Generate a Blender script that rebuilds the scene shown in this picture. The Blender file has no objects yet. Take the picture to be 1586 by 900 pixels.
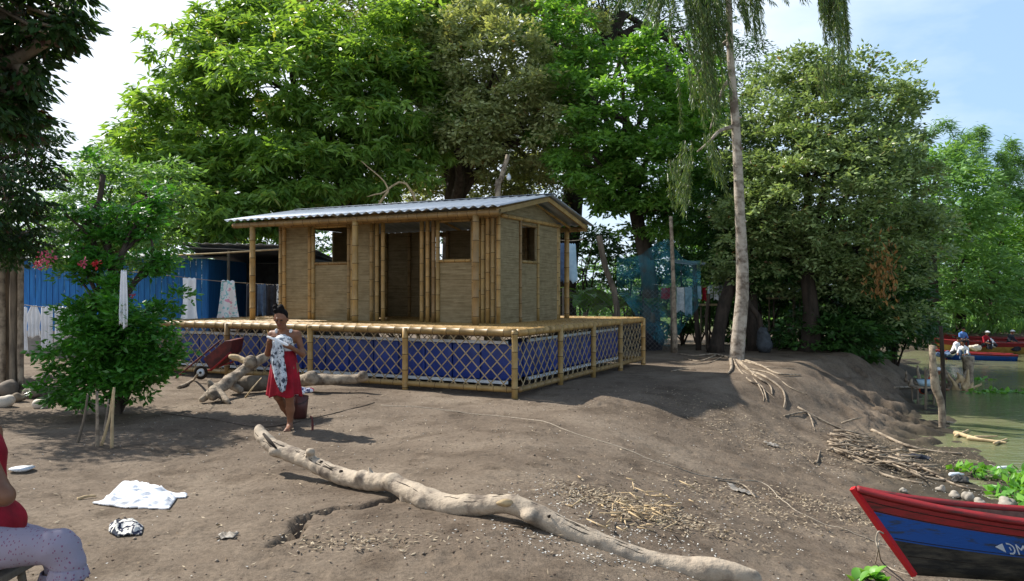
import bpy, math, random
import numpy as np
from mathutils import Vector
random.seed(7); rng = np.random.default_rng(11)
S = bpy.context.scene
COL = S.collection
F = 1200.0; CU, CV, CH = 793.0, 452.0, 1.7
# ------------------------------------------------------------ camera
cam = bpy.data.objects.new('camera', bpy.data.cameras.new('camera')); COL.objects.link(cam)
cam.location = (0, 0, CH); cam.rotation_euler = (math.radians(90), 0, 0)
cam.data.sensor_width = 36; cam.data.lens = F/1586*36; cam.data.shift_y = 2/1586
cam.data.clip_start = .05; cam.data.clip_end = 3000
S.camera = cam
# ------------------------------------------------------------ light
SUN_EL = math.radians(46); SUN_TO = (-.83, .48)      # horizontal direction towards the sun
saz = math.atan2(SUN_TO[0], SUN_TO[1])
sun = bpy.data.objects.new('sun', bpy.data.lights.new('sun', 'SUN')); COL.objects.link(sun)
sun.data.energy = 5.0; sun.data.angle = math.radians(.55); sun.data.color = (1, .955, .88)
h_ = math.hypot(*SUN_TO)
to_sun = Vector((SUN_TO[0]/h_*math.cos(SUN_EL), SUN_TO[1]/h_*math.cos(SUN_EL), math.sin(SUN_EL)))
sun.rotation_euler = to_sun.to_track_quat('Z', 'Y').to_euler()
W = bpy.data.worlds.new('World'); S.world = W; W.use_nodes = True
nt = W.node_tree; N = nt.nodes; L = nt.links
for n in list(N): N.remove(n)
out = N.new('ShaderNodeOutputWorld'); bg = N.new('ShaderNodeBackground'); sky = N.new('ShaderNodeTexSky')
sky.sky_type = 'NISHITA'; sky.sun_disc = False; sky.sun_elevation = SUN_EL; sky.sun_rotation = saz
sky.air_density = 1.0; sky.dust_density = .6; sky.ozone_density = 2.5
tc = N.new('ShaderNodeTexCoord'); mp = N.new('ShaderNodeMapping'); mp.inputs['Scale'].default_value = (1, 1, 2.6)
nz = N.new('ShaderNodeTexNoise'); nz.inputs['Scale'].default_value = 2.3; nz.inputs['Detail'].default_value = 7; nz.inputs['Roughness'].default_value = .55
sx = N.new('ShaderNodeSeparateXYZ'); mr = N.new('ShaderNodeMapRange')
mr.inputs[1].default_value = -.5; mr.inputs[2].default_value = .5; mr.inputs[3].default_value = .5; mr.inputs[4].default_value = -.03
ad = N.new('ShaderNodeMath'); ad.operation = 'ADD'
rp = N.new('ShaderNodeValToRGB'); rp.color_ramp.elements[0].position = .40; rp.color_ramp.elements[1].position = .78
mx = N.new('ShaderNodeMix'); mx.data_type = 'RGBA'; mx.inputs[7].default_value = (7.0, 7.6, 8.4, 1)
L.new(tc.outputs['Generated'], mp.inputs[0]); L.new(mp.outputs[0], nz.inputs['Vector'])
L.new(tc.outputs['Generated'], sx.inputs[0]); L.new(sx.outputs[0], mr.inputs[0])
L.new(nz.outputs[0], ad.inputs[0]); L.new(mr.outputs[0], ad.inputs[1]); L.new(ad.outputs[0], rp.inputs[0])
el_ = N.new('ShaderNodeMapRange'); el_.inputs[1].default_value = .36; el_.inputs[2].default_value = .75; el_.inputs[3].default_value = 1; el_.inputs[4].default_value = .12   # cloud and haze thin out towards the zenith
L.new(sx.outputs[2], el_.inputs[0]); cm = N.new('ShaderNodeMath'); cm.operation = 'MULTIPLY'; L.new(rp.outputs[0], cm.inputs[0]); L.new(el_.outputs[0], cm.inputs[1])
hz = N.new('ShaderNodeMix'); hz.data_type = 'RGBA'; hm = N.new('ShaderNodeMath'); hm.operation = 'MULTIPLY'; hm.inputs[1].default_value = .7; L.new(el_.outputs[0], hm.inputs[0]); L.new(hm.outputs[0], hz.inputs[0]); hz.inputs[7].default_value = (3.4, 5.1, 7.1, 1)
L.new(cm.outputs[0], mx.inputs[0]); L.new(sky.outputs[0], hz.inputs[6]); L.new(hz.outputs[2], mx.inputs[6]); L.new(mx.outputs[2], bg.inputs[0])
bg.inputs[1].default_value = .100; L.new(bg.outputs[0], out.inputs[0])
S.view_settings.view_transform = 'Standard'; S.view_settings.look = 'None'; S.view_settings.gamma = 1
S.view_settings.exposure = .70

# ------------------------------------------------------------ helpers
def P(u, v, d): return np.array(((u-CU)/F*d, d, CH-(v-CV)/F*d))
def tag(o, label=None, cat=None, group=None, kind=None):
    if label: o['label'] = label
    if cat: o['category'] = cat
    if group: o['group'] = group
    if kind: o['kind'] = kind
    return o
def thing(name, label, cat, loc, group=None):
    o = bpy.data.objects.new(name, None); COL.objects.link(o); o.location = tuple(float(a) for a in loc)
    o.empty_display_size = .1
    return tag(o, label, cat, group)
def smoothstep(q):
    q = np.clip(q, 0, 1); return q*q*(3-2*q)
def hash2(i, j, s=0):
    h = (i.astype(np.int64)*374761393 + j.astype(np.int64)*668265263 + s*69069) & 0x7fffffff
    h = ((h ^ (h >> 13))*1274126177) & 0x7fffffff
    return ((h ^ (h >> 16)) & 0xffff)/65535.0
def vnoise(x, y, s=0):
    x = np.asarray(x, float); y = np.asarray(y, float)
    i = np.floor(x); j = np.floor(y); fx = smoothstep(x-i); fy = smoothstep(y-j)
    i = i.astype(np.int64)+5000; j = j.astype(np.int64)+5000
    return ((hash2(i, j, s)*(1-fx)+hash2(i+1, j, s)*fx)*(1-fy)+(hash2(i, j+1, s)*(1-fx)+hash2(i+1, j+1, s)*fx)*fy)*2-1
def fbm(x, y, s=0, o=4):
    r = 0; a = 1
    for k in range(o): r = r+a*vnoise(x*2**k, y*2**k, s+k*17); a *= .5
    return r
def mesh_obj(name, verts, faces, mats, parent=None, mi=None, smooth=True, attr=None, loc=None):
    """verts world coords; stored relative to parent / loc"""
    v = np.asarray(verts, dtype=np.float32).reshape(-1, 3).copy()
    org = np.zeros(3)
    if parent is not None:
        p = parent
        while p is not None: org = org+np.array(p.location); p = p.parent
    elif loc is not None: org = np.asarray(loc, float)
    v -= org.astype(np.float32)
    me = bpy.data.meshes.new(name)
    if isinstance(faces, np.ndarray):
        nf, k = faces.shape
        me.vertices.add(len(v)); me.vertices.foreach_set('co', v.ravel())
        me.loops.add(nf*k); me.loops.foreach_set('vertex_index', faces.astype(np.int32).ravel())
        me.polygons.add(nf); me.polygons.foreach_set('loop_start', np.arange(0, nf*k, k, dtype=np.int32))
        me.update(calc_edges=True)
    else:
        me.from_pydata(v.tolist(), [], [list(f) for f in faces])
    if not isinstance(mats, (list, tuple)): mats = [mats]
    for m in mats: me.materials.append(m)
    if mi is not None: me.polygons.foreach_set('material_index', np.asarray(mi, dtype=np.int32))
    me.polygons.foreach_set('use_smooth', np.full(len(me.polygons), smooth, dtype=bool))
    if attr is not None:
        a = me.attributes.new('rnd', 'FLOAT', 'POINT'); a.data.foreach_set('value', np.asarray(attr, dtype=np.float32))
    me.update()
    o = bpy.data.objects.new(name, me); COL.objects.link(o)
    if parent is not None: o.parent = parent
    elif loc is not None: o.location = tuple(float(a) for a in loc)
    return o
class MB:
    def __init__(s): s.v = []; s.f = []; s.m = []
    def add(s, vs, fs, mi=0):
        b = len(s.v); s.v += [tuple(map(float, p)) for p in vs]
        for f in fs: s.f.append([b+i for i in f]); s.m.append(mi)
    def box(s, c, size, ax=None, mi=0):
        c = np.asarray(c, float); h = np.asarray(size, float)/2
        A = np.eye(3) if ax is None else np.array([np.asarray(a, float)/np.linalg.norm(a) for a in ax])
        vs = [c+A[0]*h[0]*i+A[1]*h[1]*j+A[2]*h[2]*k for i in (-1, 1) for j in (-1, 1) for k in (-1, 1)]
        s.add(vs, [(0, 1, 3, 2), (4, 6, 7, 5), (0, 4, 5, 1), (2, 3, 7, 6), (0, 2, 6, 4), (1, 5, 7, 3)], mi)
    def bar(s, a, b, w, t, up=(0, 0, 1), mi=0):
        a = np.asarray(a, float); b = np.asarray(b, float); d = b-a; l = np.linalg.norm(d); d = d/l
        sd = np.cross(d, up); sd /= np.linalg.norm(sd)+1e-9; n = np.cross(sd, d)
        s.box((a+b)/2, (l, w, t), (d, sd, n), mi)
    def tube(s, pts, rad, n=8, mi=0, wob=0, cap=True, mis=None):
        pts = [np.asarray(p, float) for p in pts]; k = len(pts)
        if np.isscalar(rad): rad = [rad]*k
        T = [pts[min(i+1, k-1)]-pts[max(i-1, 0)] for i in range(k)]; T = [t/(np.linalg.norm(t)+1e-9) for t in T]
        ref = np.array((0, 0, 1.)) if abs(T[0][2]) < .9 else np.array((1., 0, 0))
        e = np.cross(T[0], ref); e /= np.linalg.norm(e)
        b = len(s.v)
        for i in range(k):
            e = e-T[i]*e.dot(T[i]); e /= np.linalg.norm(e)+1e-9; g = np.cross(T[i], e)
            for j in range(n):
                a = 2*math.pi*j/n; r = rad[i]*(1+(random.uniform(-wob, wob) if wob else 0))
                s.v.append(tuple(pts[i]+(e*math.cos(a)+g*math.sin(a))*r))
        for i in range(k-1):
            for j in range(n):
                s.f.append([b+i*n+j, b+i*n+(j+1) % n, b+(i+1)*n+(j+1) % n, b+(i+1)*n+j]); s.m.append(mi if mis is None else mis[i])
        if cap:
            s.f.append([b+j for j in range(n)][::-1]); s.m.append(mi)
            s.f.append([b+(k-1)*n+j for j in range(n)]); s.m.append(mi)
    def bamboo(s, a, b, r, seg=.32, n=10, off=None):
        a = np.asarray(a, float); b = np.asarray(b, float); l = np.linalg.norm(b-a); d = (b-a)/l
        t = random.uniform(.2, 1)*seg if off is None else off
        pos = [(0, r, 0)]
        while t < l-.03:
            pos += [(t-.02, r*1.0, 0), (t-.006, r*1.1, 1), (t+.006, r*1.1, 0), (t+.02, r*1.0, 0)]; t += seg*random.uniform(.85, 1.15)
        pos += [(l, r, 0)]
        s.tube([a+d*p[0] for p in pos], [p[1] for p in pos], n=n, mis=[p[2] for p in pos[:-1]])
    def build(s, name, mats, parent=None, smooth=True, loc=None, label=None):
        o = mesh_obj(name, s.v, s.f, mats, parent, s.m, smooth, loc=loc)
        if label: o['label'] = label
        return o
def solid(o, t, off=0):
    m = o.modifiers.new('solid', 'SOLIDIFY'); m.thickness = t; m.offset = off; return o
def bevel(o, w, seg=2):
    m = o.modifiers.new('bevel', 'BEVEL'); m.width = w; m.segments = seg; m.limit_method = 'ANGLE'; return o
def spline(pts, n=6):
    """catmull-rom through pts (any dimension)"""
    p = np.asarray(pts, float); p = np.vstack([2*p[0]-p[1], p, 2*p[-1]-p[-2]]); o = []
    for i in range(1, len(p)-2):
        for k in range(n):
            t = k/n
            o.append(.5*((2*p[i])+(-p[i-1]+p[i+1])*t+(2*p[i-1]-5*p[i]+4*p[i+1]-p[i+2])*t*t+(-p[i-1]+3*p[i]-3*p[i+1]+p[i+2])*t**3))
    o.append(p[-2]); return np.array(o)

# ---- signed-distance bodies meshed with surface nets (one continuous skin)
def sdf_mesh(groups, h):
    """groups: list of (k, prims); prim ('c',a,b,ra,rb) tapered capsule or ('e',c,(rx,ry,rz)[,yaw]) ellipsoid"""
    lo = np.full(3, 1e9); hi = -lo
    for k, pr in groups:
        for q in pr:
            if q[0] == 'c':
                for p, r in ((q[1], q[3]), (q[2], q[4])): lo = np.minimum(lo, np.array(p)-r); hi = np.maximum(hi, np.array(p)+r)
            else: lo = np.minimum(lo, np.array(q[1])-max(q[2])); hi = np.maximum(hi, np.array(q[1])+max(q[2]))
    lo -= 3*h; hi += 3*h; n = np.ceil((hi-lo)/h).astype(int)+1
    D = np.full(n, 1.0, dtype=np.float32)
    ax = [lo[i]+h*np.arange(n[i]) for i in range(3)]
    for k, pr in groups:
        for q in pr:
            m = .10+k
            if q[0] == 'c':
                a = np.array(q[1], float); b = np.array(q[2], float); rm = max(q[3], q[4]); l0 = np.minimum(a, b)-rm-m; h0 = np.maximum(a, b)+rm+m
            else: l0 = np.array(q[1])-max(q[2])-m; h0 = np.array(q[1])+max(q[2])+m
            i0 = np.clip(((l0-lo)/h).astype(int), 0, n); i1 = np.clip(((h0-lo)/h).astype(int)+1, 0, n)
            X, Y, Z = np.meshgrid(*[ax[i][i0[i]:i1[i]] for i in range(3)], indexing='ij')
            if q[0] == 'c':
                ab = b-a; L2 = ab.dot(ab)+1e-12
                t = np.clip(((X-a[0])*ab[0]+(Y-a[1])*ab[1]+(Z-a[2])*ab[2])/L2, 0, 1)
                d = np.sqrt((X-a[0]-t*ab[0])**2+(Y-a[1]-t*ab[1])**2+(Z-a[2]-t*ab[2])**2)-(q[3]+(q[4]-q[3])*t)
            else:
                c = q[1]; r = q[2]; yaw = q[3] if len(q) > 3 else 0
                dx = X-c[0]; dy = Y-c[1]; x = dx*math.cos(yaw)+dy*math.sin(yaw); y = -dx*math.sin(yaw)+dy*math.cos(yaw); z = Z-c[2]
                k0 = np.sqrt((x/r[0])**2+(y/r[1])**2+(z/r[2])**2); k1 = np.sqrt((x/r[0]**2)**2+(y/r[1]**2)**2+(z/r[2]**2)**2)
                d = k0*(k0-1)/(k1+1e-9)
            sl = tuple(slice(i0[i], i1[i]) for i in range(3)); o = D[sl]
            hh = np.clip(.5+.5*(o-d)/k, 0, 1); D[sl] = (o+(d-o)*hh-k*hh*(1-hh)).astype(np.float32)
    s = D < 0; nx, ny, nz = n
    c = np.zeros((nx-1, ny-1, nz-1), dtype=np.int8)
    for i in (0, 1):
        for j in (0, 1):
            for kk in (0, 1): c += s[i:nx-1+i, j:ny-1+j, kk:nz-1+kk]
    act = (c > 0) & (c < 8); ids = np.full(act.shape, -1, dtype=np.int64); I = np.argwhere(act); ids[act] = np.arange(len(I))
    acc = np.zeros((len(I), 3)); cnt = np.zeros(len(I)); cor = [(i, j, kk) for i in (0, 1) for j in (0, 1) for kk in (0, 1)]
    for a_ in cor:
        for b_ in cor:
            if sum(b_)-sum(a_) == 1 and all(b_[i] >= a_[i] for i in range(3)):
                da = D[I[:, 0]+a_[0], I[:, 1]+a_[1], I[:, 2]+a_[2]]; db = D[I[:, 0]+b_[0], I[:, 1]+b_[1], I[:, 2]+b_[2]]
                mk = (da < 0) != (db < 0); t = np.where(mk, da/(da-db+1e-12), 0)[:, None]
                acc += np.where(mk[:, None], np.array(a_)+t*(np.array(b_)-np.array(a_)), 0); cnt += mk
    V = lo+h*(I+acc/np.maximum(cnt, 1)[:, None]); Q = []
    for axn in range(3):
        A = [slice(1, -1)]*3; A[axn] = slice(0, -1); B = list(A); B[axn] = slice(1, None)
        e = s[tuple(A)] != s[tuple(B)]; g = np.argwhere(e)
        off = np.array([1, 1, 1]); off[axn] = 0; g = g+off
        inside = s[g[:, 0], g[:, 1], g[:, 2]]
        u = (axn+1) % 3; w = (axn+2) % 3
        def idc(du, dw):
            q = g.copy(); q[:, u] -= du; q[:, w] -= dw; return ids[q[:, 0], q[:, 1], q[:, 2]]
        quad = np.stack([idc(1, 1), idc(0, 1), idc(0, 0), idc(1, 0)], 1)
        quad[~inside] = quad[~inside][:, ::-1]; Q.append(quad)
    Q = np.concatenate(Q); Q = Q[(Q >= 0).all(1)]
    return V, Q
def sdf_obj(name, groups, h, mats, parent=None, xf=None, label=None, bump=0, loc=None):
    V, Q = sdf_mesh(groups, h)
    for _ in range(2): # light smoothing
        a = np.zeros_like(V); c = np.zeros(len(V))
        for i in range(4):
            np.add.at(a, Q[:, i], V[Q[:, (i+1) % 4]]+V[Q[:, (i+3) % 4]]); np.add.at(c, Q[:, i], 2)
        V = .5*V+.5*a/np.maximum(c, 1)[:, None]
    if bump: V = V+bump*np.stack([fbm(V[:, 1]*12+V[:, 2]*9, V[:, 2]*12, 3), fbm(V[:, 0]*12, V[:, 2]*12+V[:, 1]*9, 5), fbm(V[:, 0]*12, V[:, 1]*12+V[:, 2]*9, 7)], 1)
    if xf is not None: V = xf(V)
    o = mesh_obj(name, V, Q, mats, parent, loc=loc)
    if label: o['label'] = label
    return o
def place(pos, yaw=0, sc=1):
    c, s_ = math.cos(yaw), math.sin(yaw); pos = np.asarray(pos, float)
    return lambda V: np.stack([V[:, 0]*c-V[:, 1]*s_, V[:, 0]*s_+V[:, 1]*c, V[:, 2]], 1)*sc+pos

# ------------------------------------------------------------ materials
def newmat(name):
    m = bpy.data.materials.new(name); m.use_nodes = True; b = m.node_tree.nodes['Principled BSDF']; return m, m.node_tree, b
def mat(name, c1, c2=None, rough=.8, scale=6, stretch=(1, 1, 1), bump=.2, detail=5, spec=.3, metal=0, bscale=None, bdist=.01, lo=.35, hi=.65, c3=None):
    m, t, b = newmat(name); N = t.nodes; L = t.links
    b.inputs['Roughness'].default_value = rough; b.inputs['Specular IOR Level'].default_value = spec; b.inputs['Metallic'].default_value = metal
    c2 = c2 or tuple(x*.6 for x in c1)
    tc = N.new('ShaderNodeTexCoord'); mp = N.new('ShaderNodeMapping'); mp.inputs['Scale'].default_value = stretch
    L.new(tc.outputs['Object'], mp.inputs[0])
    n = N.new('ShaderNodeTexNoise'); n.inputs['Scale'].default_value = scale; n.inputs['Detail'].default_value = detail; n.inputs['Roughness'].default_value = .6
    L.new(mp.outputs[0], n.inputs['Vector'])
    r = N.new('ShaderNodeValToRGB'); r.color_ramp.elements[0].position = lo; r.color_ramp.elements[1].position = hi
    r.color_ramp.elements[0].color = (*c2, 1); r.color_ramp.elements[1].color = (*c1, 1)
    if c3: e = r.color_ramp.elements.new(min(hi+.15, .95)); e.color = (*c3, 1)
    L.new(n.outputs[0], r.inputs[0]); L.new(r.outputs[0], b.inputs['Base Color'])
    if bump:
        n2 = N.new('ShaderNodeTexNoise'); n2.inputs['Scale'].default_value = bscale or scale*4; n2.inputs['Detail'].default_value = 6; n2.inputs['Roughness'].default_value = .65
        L.new(mp.outputs[0], n2.inputs['Vector'])
        bp = N.new('ShaderNodeBump'); bp.inputs['Strength'].default_value = bump; bp.inputs['Distance'].default_value = bdist
        L.new(n2.outputs[0], bp.inputs['Height']); L.new(bp.outputs[0], b.inputs['Normal'])
    return m
def leafmat(name, ca, cb, trans=.38, rough=.42, tint=(1.5, 1.5, .6), spec=.4, dead=None):
    m, t, b = newmat(name); N = t.nodes; L = t.links
    at = N.new('ShaderNodeAttribute'); at.attribute_name = 'rnd'
    r = N.new('ShaderNodeValToRGB'); r.color_ramp.elements[0].color = (*ca, 1); r.color_ramp.elements[1].color = (*cb, 1)
    if dead: r.color_ramp.elements[1].position = .86; e = r.color_ramp.elements.new(.93); e.color = (*dead, 1)
    L.new(at.outputs['Fac'], r.inputs[0]); L.new(r.outputs[0], b.inputs['Base Color'])
    b.inputs['Roughness'].default_value = rough; b.inputs['Specular IOR Level'].default_value = spec
    tr = N.new('ShaderNodeBsdfTranslucent'); mu = N.new('ShaderNodeMix'); mu.data_type = 'RGBA'; mu.blend_type = 'MULTIPLY'; mu.inputs[0].default_value = 1
    L.new(r.outputs[0], mu.inputs[6]); mu.inputs[7].default_value = (*tint, 1); L.new(mu.outputs[2], tr.inputs[0])
    ms = N.new('ShaderNodeMixShader'); ms.inputs[0].default_value = trans
    L.new(b.outputs[0], ms.inputs[1]); L.new(tr.outputs[0], ms.inputs[2]); L.new(ms.outputs[0], N['Material Output'].inputs[0])
    return m
M = {}
M['bamboo'] = mat('bamboo', (.40, .255, .10), (.27, .165, .06), .45, 5, (1, 1, 1), .12, spec=.4)
t = M['bamboo'].node_tree; b = t.nodes['Principled BSDF']; src = b.inputs['Base Color'].links[0].from_socket   # each pole a little greener, greyer or browner
oi = t.nodes.new('ShaderNodeObjectInfo'); rr_ = t.nodes.new('ShaderNodeValToRGB'); e_ = rr_.color_ramp.elements; e_[0].color = (.62, .60, .60, 1); e_[1].color = (1.12, 1.08, .95, 1); k_ = e_.new(.5); k_.color = (.92, .98, .92, 1)
mu = t.nodes.new('ShaderNodeMix'); mu.data_type = 'RGBA'; mu.blend_type = 'MULTIPLY'; mu.inputs[0].default_value = 1
t.links.new(oi.outputs['Random'], rr_.inputs[0]); t.links.new(src, mu.inputs[6]); t.links.new(rr_.outputs[0], mu.inputs[7]); t.links.new(mu.outputs[2], b.inputs['Base Color'])
M['bamboo_node'] = mat('bamboo_node', (.10, .055, .02), (.05, .03, .012), .7, 8)
M['bark'] = mat('bark', (.10, .075, .055), (.04, .03, .022), .9, 7, (1, 1, .3), .8, bdist=.03)
M['bark_dark'] = mat('bark_dark', (.055, .04, .03), (.02, .016, .012), .9, 7, (1, 1, .3), .8, bdist=.03)
M['bark_pale'] = mat('bark_pale', (.42, .36, .29), (.15, .115, .085), .85, 4, (1, 1, 1.3), .8, bdist=.02, lo=.38, hi=.56, detail=9)
M['driftwood'] = mat('driftwood', (.36, .29, .21), (.12, .09, .065), .85, 7, (1, 1, 1), .9, bdist=.02, lo=.36, hi=.58, detail=9)
M['drift_pale'] = mat('drift_pale', (.55, .42, .24), (.35, .25, .14), .8, 6, bump=.3)
M['hollow'] = mat('hollow', (.03, .022, .015), (.015, .011, .008), .95, 9)
M['oldwood'] = mat('oldwood', (.24, .19, .135), (.10, .08, .06), .9, 8, (1, 1, .25), .6, bdist=.01)
M['white_cloth'] = mat('white_cloth', (.82, .82, .82), (.72, .73, .75), .9, 6, bump=.25, bscale=14)
M['dark_cloth'] = mat('dark_cloth', (.035, .04, .055), (.015, .015, .02), .9, 6)
M['skin'] = mat('skin', (.23, .105, .058), (.17, .075, .04), .5, 9, bump=.05)
M['hair'] = mat('hair', (.010, .007, .006), (.004, .003, .003), .8, 40, bump=.8, bdist=.01, spec=.15)
M['red_cloth'] = mat('red_cloth', (.34, .006, .02), (.19, .004, .012), .8, 8, bump=.2)
M['white_paint'] = mat('white_paint', (.74, .78, .82), (.55, .58, .6), .5, 4, bump=.05)
M['blue_tank'] = mat('blue_tank', (.010, .045, .29), (.008, .03, .18), .4, 2.5, bump=.1, spec=.5, detail=8)
M['blue_board'] = mat('blue_board', (.03, .20, .52), (.02, .12, .36), .7, 3, (6, 6, .6), .15)
M['lattice'] = mat('lattice_strip', (.40, .31, .18), (.26, .19, .10), .6, 7, bump=.1)
M['sackgrey'] = mat('sack_grey', (.07, .08, .09), (.04, .045, .05), .9, 8)
M['bankstone'] = mat('bank_stone', (.40, .36, .30), (.24, .21, .17), .85, 9)
M['rope'] = mat('rope', (.42, .36, .28), (.25, .21, .16), .9, 40)
M['rust'] = mat('rust', (.16, .03, .025), (.06, .02, .018), .6, 9, bump=.3)
M['metal_dark'] = mat('metal_dark', (.05, .045, .04), (.02, .02, .018), .5, 9, bump=.3)
M['stone'] = mat('stone', (.48, .45, .4), (.3, .28, .25), .85, 9)
# ------------------------------------------------------------ terrain
WZ = -1.2
SY = [-40, 0, 6, 9, 11, 13.5, 17.6, 20, 23.5, 28, 32, 36.5, 39, 40, 41, 42, 4000]
SXs = [5.5, 6.4, 7.0, 7.2, 7.6, 8.4, 9.7, 10.7, 12.6, 15., 17., 19.5, 22, 30, 80, 500, 9000]
def shore(y): return np.interp(y, SY, SXs)
CRK = np.array([P(u, v, F*CH/(v-CV))[:2] for u, v in ((424, 852), (440, 840), (462, 826), (478, 802), (500, 797), (520, 790), (560, 792), (600, 783), (625, 776))])
def seg_dist(x, y, pl):
    best = np.full(np.shape(x), 1e9)
    for a, b in zip(pl[:-1], pl[1:]):
        d = b-a; t = np.clip(((x-a[0])*d[0]+(y-a[1])*d[1])/(d@d), 0, 1)
        best = np.minimum(best, np.hypot(x-a[0]-t*d[0], y-a[1]-t*d[1]))
    return best
def gz(x, y, fine=True):
    x = np.asarray(x, float); y = np.asarray(y, float)
    e = shore(y)-x + .35*fbm(x*.5, y*.5, 4, 3)*np.clip((y-9)/6, 0, 1)
    Wd = np.interp(y, [0, 7, 10, 12, 14, 17, 20, 24, 30, 36, 60], [7.5, 7.5, 7.3, 6.9, 5.8, 4.0, 2.4, 2.2, 4, 6, 8])
    top = np.interp(y, [0, 24, 34, 60, 200], [0, 0, -.55, -.45, 0])
    g = smoothstep(e/Wd)**1.5
    z = WZ+(top-WZ)*g
    z = np.where(e < 0, np.maximum(WZ+e*.3, -3), z)
    z = z+.05*fbm(x*.35, y*.35, 1, 3)*np.clip(g, .1, 1)
    if fine:
        z = z+.010*fbm(x*2.2, y*2.2, 9, 4)*np.clip(g*2, .2, 1)
        z = z+.20*np.clip(fbm(x*1.7+3*vnoise(x*.8, y*.8, 6), y*1.7, 31, 5), -.5, .8)*np.clip(1-abs(e-1.2)/1.8, 0, 1)*np.clip((y-13)/4, 0, 1)
    if fine:
        sl = np.clip(1-g, 0, 1)*np.clip(e*2, 0, 1)*(e < Wd)
        z = z+sl*(.035*fbm(x*3.7+5, y*3.7, 41, 4)+.012*np.abs(fbm(x*14, y*14, 53, 3)))*(1+1.2*np.clip((y-13)/4, 0, 1))
    return z
def crack(x, y):
    w = .035+.025*fbm(x*9, y*9, 77, 3); d = seg_dist(x+.03*fbm(x*7, y*7, 5, 2), y+.03*fbm(x*7, y*7, 8, 2), CRK)
    return -.13*np.clip(1-d/np.maximum(w*1.15, .015), 0, 1)**.5
def grow(a, b, st, k):
    o = [a]
    while o[-1] < b: o.append(o[-1]+st); st *= k
    return o
xs = np.concatenate([-np.array(grow(6.0, 900, .06, 1.12))[::-1], np.arange(-5.96, 9.0, .04), np.array(grow(9.0, 900, .06, 1.10))])
ys = np.concatenate([-np.array(grow(-1.8, 60, .2, 1.3))[::-1], np.arange(1.9, 9, .03), np.array(grow(9, 26, .04, 1.006)), np.array(grow(26.4, 2500, .35, 1.08))])
ys = np.unique(np.round(ys, 4)); xs = np.unique(np.round(xs, 4))
X, Y = np.meshgrid(xs, ys)
Z = gz(X, Y); m_ = (np.abs(X+1.2) < 1.6) & (Y > 4) & (Y < 7.5); Z[m_] += crack(X[m_], Y[m_])
for _ in range(420):   # footprints and scuffs trodden into the yard
    fx, fy, fa, fl = rng.uniform(-5, 3.5), 3.4+9*rng.random()**1.3, rng.uniform(0, 3.14), rng.uniform(.07, .13); i0, i1 = np.searchsorted(xs, (fx-.25, fx+.25)); j0, j1 = np.searchsorted(ys, (fy-.25, fy+.25))
    dx, dy = X[j0:j1, i0:i1]-fx, Y[j0:j1, i0:i1]-fy; q_ = ((dx*math.cos(fa)+dy*math.sin(fa))/fl)**2+((-dx*math.sin(fa)+dy*math.cos(fa))/.05)**2; Z[j0:j1, i0:i1] += -.016*np.exp(-q_)+.007*np.exp(-(np.sqrt(q_)-1.6)**2*3)
nx_, ny_ = len(xs), len(ys); idx = np.arange(nx_*ny_).reshape(ny_, nx_)
Qg = np.stack([idx[:-1, :-1], idx[:-1, 1:], idx[1:, 1:], idx[1:, :-1]], -1).reshape(-1, 4)
gm, t, b = newmat('earth'); N = t.nodes; L = t.links
tc = N.new('ShaderNodeTexCoord')
def noise(sc, det=6, ro=.6, vec=None):
    n = N.new('ShaderNodeTexNoise'); n.inputs['Scale'].default_value = sc; n.inputs['Detail'].default_value = det; n.inputs['Roughness'].default_value = ro
    L.new(vec or tc.outputs['Object'], n.inputs['Vector']); return n.outputs[0]
def ramp(src, stops):
    r = N.new('ShaderNodeValToRGB'); e = r.color_ramp.elements
    e[0].position, e[0].color = stops[0][0], (*stops[0][1], 1); e[1].position, e[1].color = stops[-1][0], (*stops[-1][1], 1)
    for p_, c_ in stops[1:-1]: k = e.new(p_); k.color = (*c_, 1)
    L.new(src, r.inputs[0]); return r.outputs[0]
def mixc(f, a, b_, bt='MIX'):
    m = N.new('ShaderNodeMix'); m.data_type = 'RGBA'; m.blend_type = bt
    if isinstance(f, float): m.inputs[0].default_value = f
    else: L.new(f, m.inputs[0])
    for i, s_ in ((6, a), (7, b_)):
        if isinstance(s_, tuple): m.inputs[i].default_value = (*s_, 1)
        else: L.new(s_, m.inputs[i])
    return m.outputs[2]
base = ramp(noise(.55, 8, .65), [(.3, (.098, .073, .052)), (.5, (.152, .117, .085)), (.68, (.208, .165, .122))])
fineC = ramp(noise(26, 8, .75), [(.3, (.55, .54, .52)), (.5, (1, 1, 1)), (.72, (1.35, 1.33, 1.3))])
c_ = mixc(1.0, base, fineC, 'MULTIPLY')
damp = ramp(noise(1.7, 5, .6), [(.52, (1, 1, 1)), (.64, (.70, .68, .66))])
c_ = mixc(1.0, c_, damp, 'MULTIPLY')
vo = N.new('ShaderNodeTexVoronoi'); vo.inputs['Scale'].default_value = 21; L.new(tc.outputs['Object'], vo.inputs['Vector'])
fl = ramp(vo.outputs['Distance'], [(.07, (1, 1, 1)), (.12, (0, 0, 0))])
gate = ramp(noise(3.1, 4), [(.55, (0, 0, 0)), (.66, (.8, .8, .8))])
c_ = mixc(mixc(1.0, fl, gate, 'MULTIPLY'), c_, (.36, .33, .28))
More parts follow.
